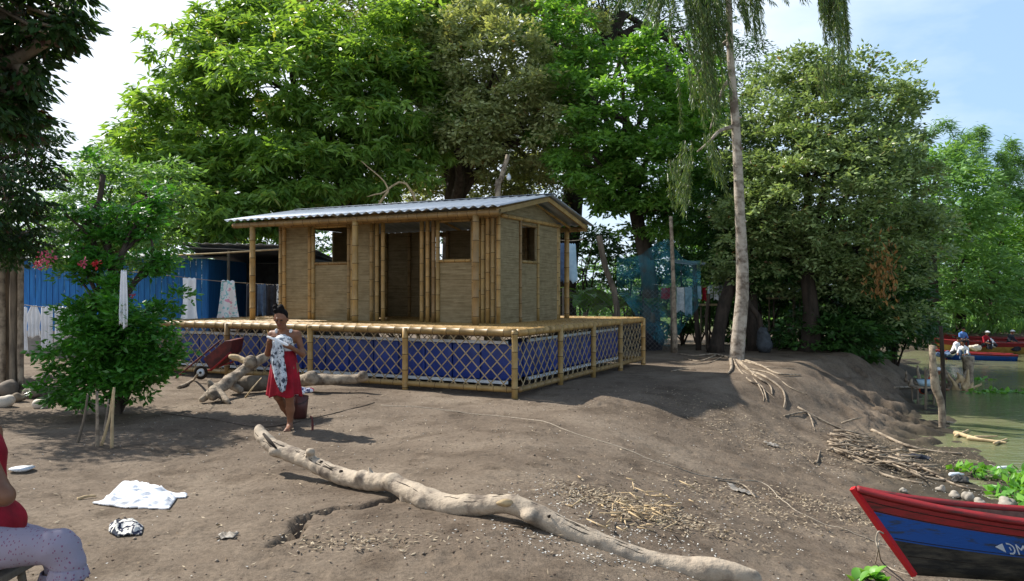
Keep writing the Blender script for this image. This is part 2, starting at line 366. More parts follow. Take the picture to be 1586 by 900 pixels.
# grass-green only on the land far beyond the river and inland behind the trees
sp = N.new('ShaderNodeSeparateXYZ'); L.new(tc.outputs['Object'], sp.inputs[0])
mr = N.new('ShaderNodeMapRange'); L.new(sp.outputs[1], mr.inputs[0]); mr.inputs[1].default_value = 42; mr.inputs[2].default_value = 52
c_ = mixc(mr.outputs[0], c_, ramp(noise(.8, 6), [(.35, (.05, .09, .02)), (.65, (.10, .16, .04))]))
wt = N.new('ShaderNodeMapRange'); L.new(sp.outputs[2], wt.inputs[0]); wt.inputs[1].default_value = WZ+.04; wt.inputs[2].default_value = WZ+.3; 
c_ = mixc(wt.outputs[0], (.06, .05, .035), c_)
L.new(c_, b.inputs['Base Color']); b.inputs['Roughness'].default_value = .95; b.inputs['Specular IOR Level'].default_value = .15
bp = N.new('ShaderNodeBump'); bp.inputs['Strength'].default_value = .75; bp.inputs['Distance'].default_value = .035
L.new(noise(9, 9, .72), bp.inputs['Height'])
bp2 = N.new('ShaderNodeBump'); bp2.inputs['Strength'].default_value = .6; bp2.inputs['Distance'].default_value = .012
L.new(noise(55, 4, .7), bp2.inputs['Height']); L.new(bp.outputs[0], bp2.inputs['Normal']); L.new(bp2.outputs[0], b.inputs['Normal'])
ground = mesh_obj('ground', np.stack([X, Y, Z], -1).reshape(-1, 3), Qg, gm); tag(ground, kind='structure')
# water
wm, t, b = newmat('river_water'); N = t.nodes; L = t.links
tc = N.new('ShaderNodeTexCoord')
L.new(ramp(noise(.25, 4), [(.35, (.14, .155, .075)), (.65, (.20, .195, .11))]), b.inputs['Base Color'])
b.inputs['Roughness'].default_value = .06; b.inputs['Specular IOR Level'].default_value = .5; b.inputs['IOR'].default_value = 1.33
mpw = N.new('ShaderNodeMapping'); mpw.inputs['Scale'].default_value = (1, 1.6, 1); L.new(tc.outputs['Object'], mpw.inputs[0])
bp = N.new('ShaderNodeBump'); bp.inputs['Strength'].default_value = .5; bp.inputs['Distance'].default_value = .05
L.new(noise(2.2, 5, .6, mpw.outputs[0]), bp.inputs['Height']); L.new(bp.outputs[0], b.inputs['Normal'])
xw = grow(2, 500, .5, 1.1); yw = grow(-30, 60, .5, 1.02)
wv = [(x, y, WZ) for y in yw for x in xw]; k = len(xw)
wf = np.array([[j*k+i, j*k+i+1, (j+1)*k+i+1, (j+1)*k+i] for j in range(len(yw)-1) for i in range(k-1)])
water = mesh_obj('water', wv, wf, wm); tag(water, kind='structure')

def on(u, v, dz=0):
    """point on the ground seen at pixel (u,v)"""
    D_ = 3*1.006**np.arange(760); X_ = (u-CU)/F*D_; Z_ = CH-(v-CV)/F*D_; g = Z_-gz(X_, D_); k = int(np.argmax(g < 0)); k = max(k, 1)
    d = D_[k-1]+(D_[k]-D_[k-1])*np.clip(g[k-1]/(g[k-1]-g[k]+1e-12), 0, 1); p = P(u, v, d)
    return np.array((p[0], p[1], float(gz(p[0], p[1]))+dz))

# ------------------------------------------------------------ the bamboo house on its deck
Cc = np.array((.07, 12.4)); A = np.array((-.893, .450)); B = np.array((.450, .893))
def H(s, t, z): q = Cc+A*s+B*t; return np.array((q[0], q[1], z))
A3 = np.array((*A, 0)); B3 = np.array((*B, 0)); Z3 = np.array((0, 0, 1.))
bam = [M['bamboo'], M['bamboo_node']]
house = thing('bamboo_house', 'bamboo cabin with corrugated metal roof on a raised latticed bamboo deck', 'house', H(4, 3, 0))
DL, DW, DZ = 8.4, 6.6, 1.09
def walltex():
    m, t, b = newmat('split_bamboo_mat'); global N, L, tc; N = t.nodes; L = t.links
    tc = N.new('ShaderNodeTexCoord')
    mp = N.new('ShaderNodeMapping'); mp.inputs['Scale'].default_value = (1.5, 1.5, 52); L.new(tc.outputs['Object'], mp.inputs[0])
    mp2 = N.new('ShaderNodeMapping'); mp2.inputs['Scale'].default_value = (5, 5, 9); L.new(tc.outputs['Object'], mp2.inputs[0])
    a = ramp(noise(1.0, 4, .7, mp.outputs[0]), [(.28, (.10, .075, .035)), (.42, (.225, .175, .095)), (.7, (.32, .26, .155))])
    g = ramp(noise(1.0, 3, .6, mp2.outputs[0]), [(.35, (.82, .79, .74)), (.65, (1.06, 1.06, 1.04))])
    L.new(mixc(1.0, a, g, 'MULTIPLY'), b.inputs['Base Color']); b.inputs['Roughness'].default_value = .7; b.inputs['Specular IOR Level'].default_value = .2
    bp = N.new('ShaderNodeBump'); bp.inputs['Strength'].default_value = .8; bp.inputs['Distance'].default_value = .012
    L.new(noise(1.0, 3, .7, mp.outputs[0]), bp.inputs['Height']); L.new(bp.outputs[0], b.inputs['Normal']); return m
M['mat'] = walltex()
# floor: poles side by side, parallel to the front
mb = MB()
for k in range(int((DW-.1)/.085)):
    t_ = .09+k*.085
    mb.bamboo(H(.05, t_, DZ-.035), H(DL-.05, t_, DZ-.035), .042, seg=.38, n=6)
mb.build('floor', bam, house)
mb = MB(); mb.box(H(DL/2, DW/2, DZ-.10), (DL-.1, DW-.1, .05), (A3, B3, Z3)); mb.build('floor_frame', M['oldwood'], house)
# perimeter rails, posts, lattice
edges = [((0, 0), (DL, 0), 4), ((0, 0), (0, DW), 4), ((DL, 0), (DL, DW), 4), ((0, DW), (DL, DW), 4)]
done = set()
for (s0, t0), (s1, t1), nb in edges:
    out_n = {(0, 0, DL, 0): -B3, (0, 0, 0, DW): -A3, (DL, 0, DL, DW): A3, (0, DW, DL, DW): B3}[(s0, t0, s1, t1)]
    for nm, zz, r in (('top_rail', DZ-.045, .062), ('bottom_rail', .13, .048)):
        mb = MB(); mb.bamboo(H(s0, t0, zz)+out_n*.03, H(s1, t1, zz)+out_n*.03, r, seg=.27); mb.build(nm, bam, house)
    ll = math.hypot(s1-s0, t1-t0); e = (H(s1, t1, 0)-H(s0, t0, 0))/ll
    for k in range(nb+1):
        p = H(s0+(s1-s0)*k/nb, t0+(t1-t0)*k/nb, 0); key = (round(p[0], 2), round(p[1], 2))
        if key not in done:
            done.add(key); mb = MB(); g0 = float(gz(p[0], p[1]))-.05
            mb.bamboo(np.array((p[0], p[1], g0))+out_n*.06, np.array((p[0], p[1], DZ-.01))+out_n*.06, .052, seg=.3); mb.build('deck_post', bam, house)
        if k < nb:
            a0 = H(s0+(s1-s0)*k/nb, t0+(t1-t0)*k/nb, 0); w = ll/nb; zb, zt = .16, .99; hh = zt-zb; mb = MB()
            sp_ = .235; x0 = -hh
            for sg in (1, -1):
                x0 = -hh+.05
                while x0 < w:
                    xa, xb = x0, x0+hh; za, zb_ = 0, hh
                    if xa < .05: za = .05-xa; xa = .05
                    if xb > w-.05: zb_ = hh-(xb-(w-.05)); xb = w-.05
                    if xb-xa > .06:
                        if sg == 1: q0 = (xa, za); q1 = (xb, zb_)
                        else: q0 = (xa, hh-za); q1 = (xb, hh-zb_)
                        o_ = out_n*(.022 if sg == 1 else .004)
                        mb.bar(a0+e*q0[0]+Z3*(zb+q0[1])+o_, a0+e*q1[0]+Z3*(zb+q1[1])+o_, .017, .010, up=out_n)
                    x0 += sp_
            mb.build('lattice_panel', M['lattice'], house, smooth=False)
# white pipe frame with blue float tanks behind the lattice
def tankrow(s0, t0, s1, t1, inn, n):
    a0 = H(s0, t0, 0)+inn*.28; a1 = H(s1, t1, 0)+inn*.28; e = (a1-a0); ll = np.linalg.norm(e); e /= ll
    fr = MB()
    for k in range(n+1): fr = MB(); fr.bar(a0+e*ll*k/n+Z3*.2, a0+e*ll*k/n+Z3*.86, .045, .045); fr.build('frame_upright', M['white_paint'], house, smooth=False)
    for zz in (.20, .86): fr = MB(); fr.bar(a0+Z3*zz-inn*.005, a1+Z3*zz-inn*.005, .05, .05); fr.build('frame_rail', M['white_paint'], house, smooth=False)
    for k in range(n):
        mb = MB(); mb.box(a0+e*ll*(k+.5)/n+Z3*.53+inn*.33, (ll/n-.015, .52, .62), (e, inn, Z3)); bevel(mb.build('float_tank', M['blue_tank'], house), .03, 3)
tankrow(.3, 0, DL-.3, 0, B3, 14); tankrow(0, 1.0, 0, DW-.6, A3, 9)
# walls
S0, S1, T0, T1 = 1.35, 6.85, 2.0, 4.8; ZE = 3.16; TM = (T0+T1)/2; ZR = 3.66
def panel(a, b, z0, z1, nm='wall_panel', th=.03):
    mb = MB(); d = b-a; l = np.linalg.norm(d); d /= l; mb.box((a+b)/2+Z3*((z0+z1)/2), (l, th, z1-z0), (d, np.cross(Z3, d), Z3)); return mb.build(nm, M['mat'], house, smooth=False)
def poles(lst, tt=None, ss=None, z1=ZE, r=.042, nm='wall_post'):
    for q in lst:
        mb = MB(); a = H(q, tt, DZ) if tt is not None else H(ss, q, DZ); mb.bamboo(a, a+Z3*(z1-DZ), r); mb.build(nm, bam, house)
def sill(a, b, nm='window_sill', r=.032):
    mb = MB(); mb.bamboo(a, b, r, seg=.25); mb.build(nm, bam, house)
# front wall
fp = [(S1, 5.95), (4.86, 4.28), (1.98, S0)]
for a, b in fp: panel(H(a, T0, 0), H(b, T0, 0), DZ, ZE)
for a, b in ((5.90, 4.93), (2.74, 1.98)):
    panel(H(a, T0, 0), H(b, T0, 0), DZ, 2.30, 'window_panel'); sill(H(a, T0-.02, 2.31), H(b, T0-.02, 2.31)); sill(H(a, T0-.02, 3.10), H(b, T0-.02, 3.10), 'window_lintel')
poles([S1-.02, S1-.12, 6.0, 5.90, 4.93, 4.84, 4.34, 4.2, 4.05, 3.1, 2.96, 2.82, 2.72, 1.9, 1.80, 1.70, 1.59, 1.48, S0+.01], tt=T0-.03)
mb = MB(); mb.bamboo(H(S1, T0-.03, ZE), H(S0, T0-.03, ZE), .05); mb.build('wall_plate', bam, house)
# right gable wall with a window
for t0_, t1_, z0, z1 in ((T0, 2.9, DZ, ZE), (2.9, 3.6, DZ, 2.30), (2.9, 3.6, 3.05, ZE), (3.6, T1, DZ, ZE)):
    panel(H(S0, t0_, 0), H(S0, t1_, 0), z0, z1, 'wall_panel' if z0 == DZ and z1 == ZE else 'window_panel')
def gable(s_):
    zc = ZR-.05
    v = [H(s_-.015, T0, ZE+.005), H(s_-.015, T1, ZE+.005), H(s_-.015, TM, zc), H(s_+.015, T0, ZE+.005), H(s_+.015, T1, ZE+.005), H(s_+.015, TM, zc)]
    mb = MB(); mb.add(v, [(0, 1, 2), (5, 4, 3), (0, 3, 4, 1), (1, 4, 5, 2), (2, 5, 3, 0)]); mb.build('gable_panel', M['mat'], house, smooth=False)
gable(S0); gable(S1)
poles([2.84, 3.68, T1-.02], ss=S0-.03, r=.034)
mb = MB(); mb.bamboo(H(S0-.04, T0, ZE), H(S0-.04, T1, ZE), .04); mb.build('wall_plate', bam, house)
sill(H(S0-.02, 2.9, 2.31), H(S0-.02, 3.62, 2.31)); sill(H(S0-.02, 2.9, 3.06), H(S0-.02, 3.62, 3.06), 'window_lintel')
# left and rear wall; the rear has windows and a door through which daylight shows
for t0_, t1_, z0, z1 in ((T0, 2.95, DZ, ZE), (2.95, 3.75, DZ, 2.30), (3.75, T1, DZ, ZE)): panel(H(S1, t0_, 0), H(S1, t1_, 0), z0, z1, 'wall_panel' if z1 == ZE else 'window_panel')
for a, b, z0, z1 in ((S1, 4.62, DZ, ZE), (4.62, 4.2, DZ, 2.3), (4.2, S0, DZ, ZE)):
    panel(H(a, T1, 0), H(b, T1, 0), z0, z1, 'wall_panel' if z1 == ZE else 'window_panel')
poles([S1, 6.0, 5.3, 4.62, 4.2, 3.4, 2.6, 2.1, S0], tt=T1-.05)
# porch posts and eave beams
for s_ in (1.45, 4.2, 6.95):
    for t_ in (1.25, 5.55):
        mb = MB(); mb.bamboo(H(s_, t_, DZ), H(s_, t_, 3.1), .06, seg=.36); mb.build('porch_post', bam, house)
for t_ in (1.25, 5.55):
    mb = MB(); mb.bamboo(H(.95, t_, 3.14), H(7.5, t_, 3.14), .06, seg=.24); mb.build('eave_beam', bam, house)
for s_ in (S0, 4.2, S1):
    for t_ in (1.2, 5.6):
        mb = MB(); mb.bamboo(H(s_, t_, 3.16), H(s_, TM, ZR-.08), .03); mb.build('rafter', bam, house)
for s_ in (.97,):
    for t_ in (1.2, 5.6):
        mb = MB(); mb.bar(H(s_, t_, 3.15), H(s_, TM, ZR-.06), .04, .09); mb.build('barge_board', M['bamboo'], house, smooth=False)
# corrugated sheets
M['zinc'] = mat('zinc_sheet', (.34, .39, .45), (.25, .29, .34), .5, 2.0, (1, 1, 1), .08, metal=.25, spec=.4, detail=9)
def sheet(tA, tB, zA, zB):
    n = 420; v = []; f = []
    for i in range(n+1):
        s_ = .85+(7.6-.85)*i/n; w = .021*math.cos(s_*2*math.pi/.2)
        for t_, z_ in ((tA, zA), (tB, zB)): v.append(H(s_, t_, z_+w))
    for i in range(n): f.append((2*i, 2*i+1, 2*i+3, 2*i+2))
    solid(mesh_obj('roof_sheet', v, f, M['zinc'], house), .006)
sheet(1.07, TM, 3.235, ZR+.02); sheet(5.73, TM, 3.235, ZR+.02)
mb = MB()
for sg in (-1, 1): mb.add([H(.83, TM, ZR+.055), H(7.62, TM, ZR+.055), H(7.62, TM+sg*.16, ZR+.03), H(.83, TM+sg*.16, ZR+.03)], [(0, 1, 2, 3)])
solid(mb.build('ridge_cap', M['zinc'], house), .005)
# ------------------------------------------------------------ vegetation
def leaf_mesh(name, C, Dd, ll, lw, m, parent, rnd, fold=.25, up=None, tipdrop=.15):
    n = len(C); Dd = Dd/np.linalg.norm(Dd, axis=1)[:, None]
    if up is None: up = np.array((0, 0, 1.))+rng.normal(0, .55, (n, 3))
    sd = np.cross(Dd, up); sd /= np.linalg.norm(sd, axis=1)[:, None]+1e-9; nn = np.cross(sd, Dd)
    l = ll*rng.uniform(.65, 1.25, n)[:, None]; w = lw*rng.uniform(.7, 1.2, n)[:, None]
    b = C; tp = C+Dd*l-nn*l*tipdrop; md = C+Dd*l*.45
    lf = md+sd*w/2-nn*w*fold; rt = md-sd*w/2-nn*w*fold
    V = np.stack([b, lf, tp, rt], 1).reshape(-1, 3); i = np.arange(n)*4
    Fc = np.concatenate([np.stack([i, i+1, i+2], 1), np.stack([i, i+2, i+3], 1)])
    return mesh_obj(name, V, Fc, m, parent, smooth=False, attr=np.repeat(rnd, 4))
def rand_dir(n):
    v = rng.normal(0, 1, (n, 3)); return v/np.linalg.norm(v, axis=1)[:, None]
def clumps(blobs, n, inner=.12, rough=.16, back=.55):
    bl = []
    for b in blobs:
        u, v, d, ru, rv, rd = b; bl.append((P(u, v, d), np.array((ru*d/F, rd, rv*d/F))))
    w = np.array([r[0]*r[2]+r[0]*r[1]+r[1]*r[2] for c, r in bl]); w /= w.sum(); Cc_ = np.array([c for c, r in bl]); Rr = np.array([r for c, r in bl])
    out = np.zeros((0, 3)); dr = np.zeros((0, 3))
    while len(out) < n:
        m = n*3; k = rng.choice(len(bl), m, p=w); q = rand_dir(m); f = np.where(rng.random(m) < inner, rng.uniform(.2, .7, m), 1-rng.random(m)**1.6*.3)
        f = f*(1+rough*fbm(q[:, 0]*2.5+k*3, q[:, 2]*2.5+q[:, 1]*2, 5, 2)); p = Cc_[k]+q*Rr[k]*f[:, None]
        dd = np.linalg.norm((p[:, None]-Cc_[None])/Rr[None], axis=2); dd[np.arange(m), k] = 9; ok = ~((dd.min(1) < .6) & (rng.random(m) < .85)) & ~((q[:, 1] > .35) & (rng.random(m) < back))
        out = np.vstack([out, p[ok]]); dr = np.vstack([dr, q[ok]])
    return out[:n], dr[:n], bl
def boughs(blobs, n, spread, per=12, **kw):
    """rosettes gathered on boughs: bright tufts with dark hollows between them"""
    c, d, bl = clumps(blobs, max(6, n//per), **kw); k = len(c); q = rand_dir(k*per); q[:, 2] = np.abs(q[:, 2])*1.1-.25; sc = np.repeat(rng.uniform(.55, 1.3, k), per)[:, None]
    p = np.repeat(c, per, 0)+q*np.array((1, 1, .6))*spread*sc*rng.uniform(.55, 1.05, (k*per, 1)); dd = np.repeat(d, per, 0)*.7+q*.6
    return p, dd/np.linalg.norm(dd, axis=1)[:, None], bl
def rosette(cl, dr, rc, lpc, droop, *_):
    n = len(cl); k = lpc; a = rng.uniform(0, 2*math.pi, n)[:, None]+np.arange(k)[None]*2.4; el = rng.uniform(-.5, .75, (n, k))
    D = np.stack([np.cos(a)*np.cos(el), np.sin(a)*np.cos(el), np.sin(el)], 2)+dr[:, None]*.55; D[..., 2] -= droop*rng.uniform(.4, 1.2, (n, k))
    C = cl[:, None]+D*.03+rng.normal(0, rc, (n, k, 3)); r = np.clip(rng.uniform(0, .6, n)[:, None]+rng.uniform(0, .4, (n, k)), 0, 1); return C.reshape(-1, 3), D.reshape(-1, 3), r.ravel()
def leaves_for(cl, dr, rc, lpc, droop, flat=.6):
    n = len(cl); k = lpc; sc = rng.uniform(.5, 1.35, n)
    q = rand_dir(n*k); q[:, 2] = np.abs(q[:, 2])*1.0-.15
    C = np.repeat(cl, k, 0)+q*np.array((1, 1, flat))*rc*np.repeat(sc, k)[:, None]*rng.uniform(.45, 1.1, (n*k, 1))
    D = q*np.array((1, 1, .3))+np.repeat(dr, k, 0)*.35+rng.normal(0, .25, (n*k, 3)); D[:, 2] -= droop
    r = np.clip(np.repeat(rng.uniform(0, .8, n), k)*.6+rng.uniform(0, .55, n*k), 0, 1)
    return C, D, r
def limb(mb, a, b, ra, rb, bend=.15, n=6, wob=.08, seg=6):
    a = np.asarray(a, float); b = np.asarray(b, float); l = np.linalg.norm(b-a)
    m1 = a+(b-a)*.35+rng.normal(0, bend*l*.35, 3)+np.array((0, 0, .08*l)); m2 = a+(b-a)*.7+rng.normal(0, bend*l*.3, 3)+np.array((0, 0, .05*l))
    p = spline([a, m1, m2, b], 4); mb.tube(p, list(np.linspace(ra, rb, len(p))), n=seg, wob=wob); return p
def tree(name, label, cat, trunk, blobs, n, rc, lpc, ll, lw, droop, leaf, bark='bark', group=None, inner=.12, fr=.35, flat=.6, extra=None, back=.55, rough=.16, tipdrop=.15, ros=None):
    """trunk: list of (u,v,d,rpx)"""
    tp = [P(*q[:3]) for q in trunk]; tr = [q[3]*q[2]/F for q in trunk]
    g = tp[0].copy(); g[2] = min(g[2], float(gz(g[0], g[1])))-.05; tp[0] = g
    root = thing(name, label, cat, tp[0], group)
    sp_ = spline([np.append(a, r) for a, r in zip(tp, tr)], 5)
    mb = MB(); rr = list(sp_[:, 3]); rr[0] *= 1.35
    mb.tube(sp_[:, :3], rr, n=12, wob=.06); mb.build('trunk', M[bark], root)
    cl, dr, bl = boughs(blobs, n, ros, inner=inner, rough=rough, back=back) if ros else clumps(blobs, n, inner, rough, back)
    mb = MB(); top = tp[-1]
    for c, r in bl:
        s0 = sp_[int(len(sp_)*rng.uniform(.55, .99))]; p = limb(mb, s0[:3], c, s0[3]*.6, .04)
        near = np.argsort(np.linalg.norm(cl-c, axis=1)); k = max(3, int(fr*len(cl)/len(bl)*.35)); near = near[:max(4, len(cl)//len(bl))]
        for j in rng.choice(near, min(k, len(near)), replace=False):
            limb(mb, p[rng.integers(len(p)//2, len(p))], cl[j], .03, .008, .12, seg=4)
    if mb.v: mb.build('branches', M[bark], root)
    C, D, r = (rosette if ros else leaves_for)(cl, dr, rc, lpc, droop, flat)
    leaf_mesh('crown', C, D, ll, lw, M[leaf], root, r, tipdrop=tipdrop)
    return root
M['lf_bright'] = leafmat('mango_leaf', (.05, .135, .02), (.26, .42, .09), .45, .35, (1.6, 1.5, .6), dead=(.32, .30, .07))
M['lf_olive'] = leafmat('olive_leaf', (.12, .18, .06), (.48, .52, .25), .35, .38, (1.4, 1.3, .6), dead=(.22, .13, .05))
M['lf_silver'] = leafmat('pale_backed_leaf', (.045, .10, .025), (.34, .44, .19), .35, .36, (1.3, 1.3, .7), spec=.5, dead=(.22, .13, .05))
M['lf_green'] = leafmat('round_leaf', (.05, .15, .025), (.23, .42, .09), .45, .35, (1.5, 1.5, .55), dead=(.26, .30, .08))
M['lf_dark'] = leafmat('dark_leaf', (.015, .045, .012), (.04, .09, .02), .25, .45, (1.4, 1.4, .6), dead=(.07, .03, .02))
M['lf_shrub'] = leafmat('shrub_leaf', (.035, .14, .018), (.09, .27, .035), .35, .3, (1.5, 1.5, .5), spec=.5)
M['lf_far'] = leafmat('far_leaf', (.08, .19, .06), (.20, .36, .10), .4, .5, (1.5, 1.4, .6))  # leaf colour lightened to stand in for haze on the far trees
M['lf_euc'] = leafmat('strand_leaf', (.05, .11, .035), (.16, .21, .07), .4, .4, (1.4, 1.4, .6))
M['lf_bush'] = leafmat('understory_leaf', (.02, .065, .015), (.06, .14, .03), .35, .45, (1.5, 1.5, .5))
M['lf_dead'] = leafmat('dead_leaf', (.22, .10, .03), (.34, .19, .06), .3, .7, (1.3, 1.1, .6))
M['lf_banana'] = leafmat('banana_leaf', (.07, .20, .03), (.16, .30, .06), .35, .4, (1.5, 1.4, .5))
M['lf_weed'] = leafmat('weed_leaf', (.08, .26, .03), (.20, .42, .06), .35, .45, (1.3, 1.3, .5))

# big bright tree behind the cabin on the left
tree('mango_tree', 'broad bright green drooping-leaved tree behind the left half of the cabin roof', 'tree',
     [(560, 520, 26.5, 26), (556, 420, 26.5, 20), (540, 320, 26.5, 17), (520, 220, 26.5, 12)],
     [(470, 190, 26, 175, 150, 3.2), (300, 215, 26, 95, 90, 2.4), (390, 120, 26.5, 110, 85, 2.6), (540, 85, 27, 100, 70, 2.6), (250, 265, 25, 55, 60, 1.6), (375, 300, 24.5, 130, 75, 2.2), (590, 170, 26, 90, 110, 2.4), (640, 60, 27, 60, 60, 2), (290, 320, 24.5, 70, 55, 1.8), (480, 275, 24.2, 90, 48, 1.6), (585, 265, 25.5, 70, 45, 1.6), (640, 170, 27, 70, 80, 2), (410, 60, 28, 80, 50, 2)],
     6600, .06, 11, .33, .11, .55, 'lf_bright', inner=.2, back=.7, ros=.75, rough=.25, fr=.02, tipdrop=.3)
tree('olive_tree', 'tall grey-green small-leaved tree rising behind the cabin ridge', 'tree',
     [(700, 520, 29, 22), (702, 400, 29, 18), (705, 300, 29, 16), (720, 180, 29, 11)],
     [(760, 90, 29, 120, 110, 3), (690, 20, 30, 130, 80, 3), (840, 60, 29.5, 80, 90, 2.6), (820, 160, 28, 70, 75, 2.2), (740, 190, 28, 75, 55, 2), (640, -20, 30, 150, 60, 3), (480, 10, 31, 70, 40, 2), (790, 235, 27.5, 70, 40, 1.6), (690, 130, 29, 80, 90, 2.4), (700, 235, 30, 80, 45, 2), (860, 250, 29, 60, 60, 2), (630, 250, 30.5, 70, 45, 2), (780, 280, 31, 90, 35, 2), (765, 110, 25.6, 90, 85, 1.8), (835, 170, 25.4, 60, 70, 1.5), (735, 205, 25.5, 60, 40, 1.2), (700, 50, 26, 60, 50, 1.5), (720, 300, 32, 110, 25, 2), (560, 20, 31, 90, 50, 2)],
     10500, .07, 10, .2, .09, .15, 'lf_olive', back=.7, rough=.25, ros=.6, fr=.02)
tree('round_leaved_tree', 'bright green rounded tree right of the cabin roof', 'tree',
     [(1010, 530, 26, 14), (1005, 430, 26, 12), (985, 330, 26, 10), (970, 240, 26, 8)],
     [(965, 170, 25, 85, 75, 2), (915, 235, 24.5, 55, 60, 1.6), (1000, 250, 25, 65, 80, 1.8), (960, 110, 25.5, 65, 45, 1.6), (920, 300, 24.5, 45, 32, 1.2), (1035, 330, 25, 40, 40, 1.4), (1060, 230, 26, 50, 70, 1.5), (870, 160, 25.8, 50, 70, 1.6), (860, 60, 27, 60, 60, 2), (1075, 140, 27, 50, 70, 1.6), (1080, 330, 27, 45, 60, 1.6), (1010, 170, 25.5, 60, 60, 1.6), (990, 320, 26, 50, 40, 1.4), (950, 275, 25.5, 60, 45, 1.5)],
     3600, .06, 10, .24, .10, .35, 'lf_green', rough=.3, ros=.55, fr=.02)
tree('dark_limbed_tree', 'tall tree with dark forking limbs against the sky, top centre right', 'tree',
     [(870, 520, 31, 20), (880, 380, 31, 17), (900, 220, 31, 15), (930, 90, 31, 12), (965, 20, 31, 8)],
     [(940, 20, 32, 90, 60, 3), (1040, 60, 33, 90, 90, 3), (1110, 130, 33, 75, 80, 3), (880, 20, 32, 60, 60, 2.5), (1000, -60, 32, 120, 50, 3), (1130, 250, 32, 80, 90, 2.5), (870, 130, 32, 50, 60, 2), (1080, 330, 31, 80, 80, 2.5), (1030, 260, 31, 70, 80, 2.5), (1160, 330, 31, 70, 80, 2.5), (890, 260, 31, 60, 80, 2)],
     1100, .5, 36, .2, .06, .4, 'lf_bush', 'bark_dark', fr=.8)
tree('silvery_tree', 'large round dark tree with pale sunlit leaves beside the river bank', 'tree',
     [(1255, 545, 22, 16), (1256, 480, 22, 12), (1250, 420, 22, 10), (1255, 330, 22.3, 9)],
     [(1235, 190, 23, 90, 95, 2.3), (1330, 210, 22.5, 85, 85, 2.2), (1190, 260, 22.5, 70, 85, 2), (1270, 300, 21.5, 120, 90, 2.4), (1385, 300, 22, 55, 80, 1.6), (1180, 350, 22.5, 80, 80, 2), (1330, 390, 22, 90, 65, 1.8), (1395, 175, 23, 22, 42, .8), (1240, 115, 23, 50, 38, 1.2), (1300, 430, 22.5, 70, 55, 1.5), (1410, 375, 23, 50, 50, 1.4), (1250, 400, 23, 90, 60, 2), (1160, 420, 23.5, 60, 45, 1.6), (1360, 470, 23, 60, 45, 1.5), (1290, 200, 22.5, 90, 90, 2.2)],
     9000, .06, 10, .16, .075, .1, 'lf_silver', 'bark_dark', inner=.2, ros=.5, rough=.25, fr=.02)
# understory and background
def bush(u, v, d, ru, rv, rd, n, label, leaf='lf_bush', ll=.16, lw=.07, name='bush', cat='bush', group=None, droop=.3, rc=.35, lpc=34):
    c = P(u, v, d); g = float(gz(c[0], c[1])); root = thing(name, label, cat, (c[0], c[1], g), group)
    mb = MB(); cl, dr, bl = clumps([(u, v, d, ru, rv, rd)], n, .2, .3, .4)
    cl[:, 2] = np.maximum(cl[:, 2], gz(cl[:, 0], cl[:, 1])+.12)
    for j in range(7):
        q = cl[rng.integers(len(cl))]; limb(mb, (c[0]+rng.uniform(-.1, .1), c[1], g-.05), q, .045, .012, .1)
    mb.build('stem', M['bark_dark'], root)
    C, D, r = leaves_for(cl, dr, rc, lpc, droop); leaf_mesh('foliage', C, D, ll, lw, M[leaf], root, r); return root
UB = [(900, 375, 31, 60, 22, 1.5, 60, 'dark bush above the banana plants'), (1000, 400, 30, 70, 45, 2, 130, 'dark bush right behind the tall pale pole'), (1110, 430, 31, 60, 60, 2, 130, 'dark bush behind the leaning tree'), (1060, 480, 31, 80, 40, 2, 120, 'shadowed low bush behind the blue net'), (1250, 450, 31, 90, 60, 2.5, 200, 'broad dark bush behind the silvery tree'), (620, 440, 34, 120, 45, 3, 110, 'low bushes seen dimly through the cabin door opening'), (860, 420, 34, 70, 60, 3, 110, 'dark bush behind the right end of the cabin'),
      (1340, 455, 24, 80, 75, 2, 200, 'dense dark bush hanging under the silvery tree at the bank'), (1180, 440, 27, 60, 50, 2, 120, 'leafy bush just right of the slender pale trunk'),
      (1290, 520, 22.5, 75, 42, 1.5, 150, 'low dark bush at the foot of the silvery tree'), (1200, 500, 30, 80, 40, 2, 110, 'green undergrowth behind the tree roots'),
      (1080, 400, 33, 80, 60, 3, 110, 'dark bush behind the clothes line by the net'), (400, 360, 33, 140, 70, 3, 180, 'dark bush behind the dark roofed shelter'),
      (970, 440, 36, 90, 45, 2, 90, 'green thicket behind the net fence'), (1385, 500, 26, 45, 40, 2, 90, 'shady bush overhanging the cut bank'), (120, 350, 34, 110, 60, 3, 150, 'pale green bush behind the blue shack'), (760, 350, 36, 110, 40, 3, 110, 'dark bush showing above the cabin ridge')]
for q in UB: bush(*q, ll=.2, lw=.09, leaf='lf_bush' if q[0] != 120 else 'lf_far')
FT = [(1440, 310, 39, 74, 84, 4, 'feathery bright green tree beyond the river bank, left of the far group', 'lf_far'), (1530, 350, 46, 80, 55, 5, 'dense green tree above the moored boats', 'lf_green'),
      (1480, 430, 42, 90, 75, 4, 'leafy low tree overhanging the moored boats', 'lf_far'), (1575, 430, 52, 70, 75, 5, 'shadowed green tree at the far right bank', 'lf_bush'), (1640, 380, 55, 70, 110, 5, 'bank tree partly cut by the right edge', 'lf_far')]
for u, v, d, ru, rv, rd, lb, lf in FT:
    tree('bank_tree', lb, 'tree', [(u+8, 525, d, 9), (u+4, 440, d, 8), (u, v+20, d, 6)],
         [(u, v, d, ru, rv*.8, rd), (u-ru*.5, v+rv*.5, d-1, ru*.7, rv*.5, rd*.7), (u+ru*.55, v+rv*.45, d-1, ru*.6, rv*.5, rd*.7), (u+ru*.2, v-rv*.5, d, ru*.55, rv*.5, rd*.6)], 300, .75, 34, .34, .12, .2, lf, 'bark_dark', group='trees on the far bank', flat=.35)
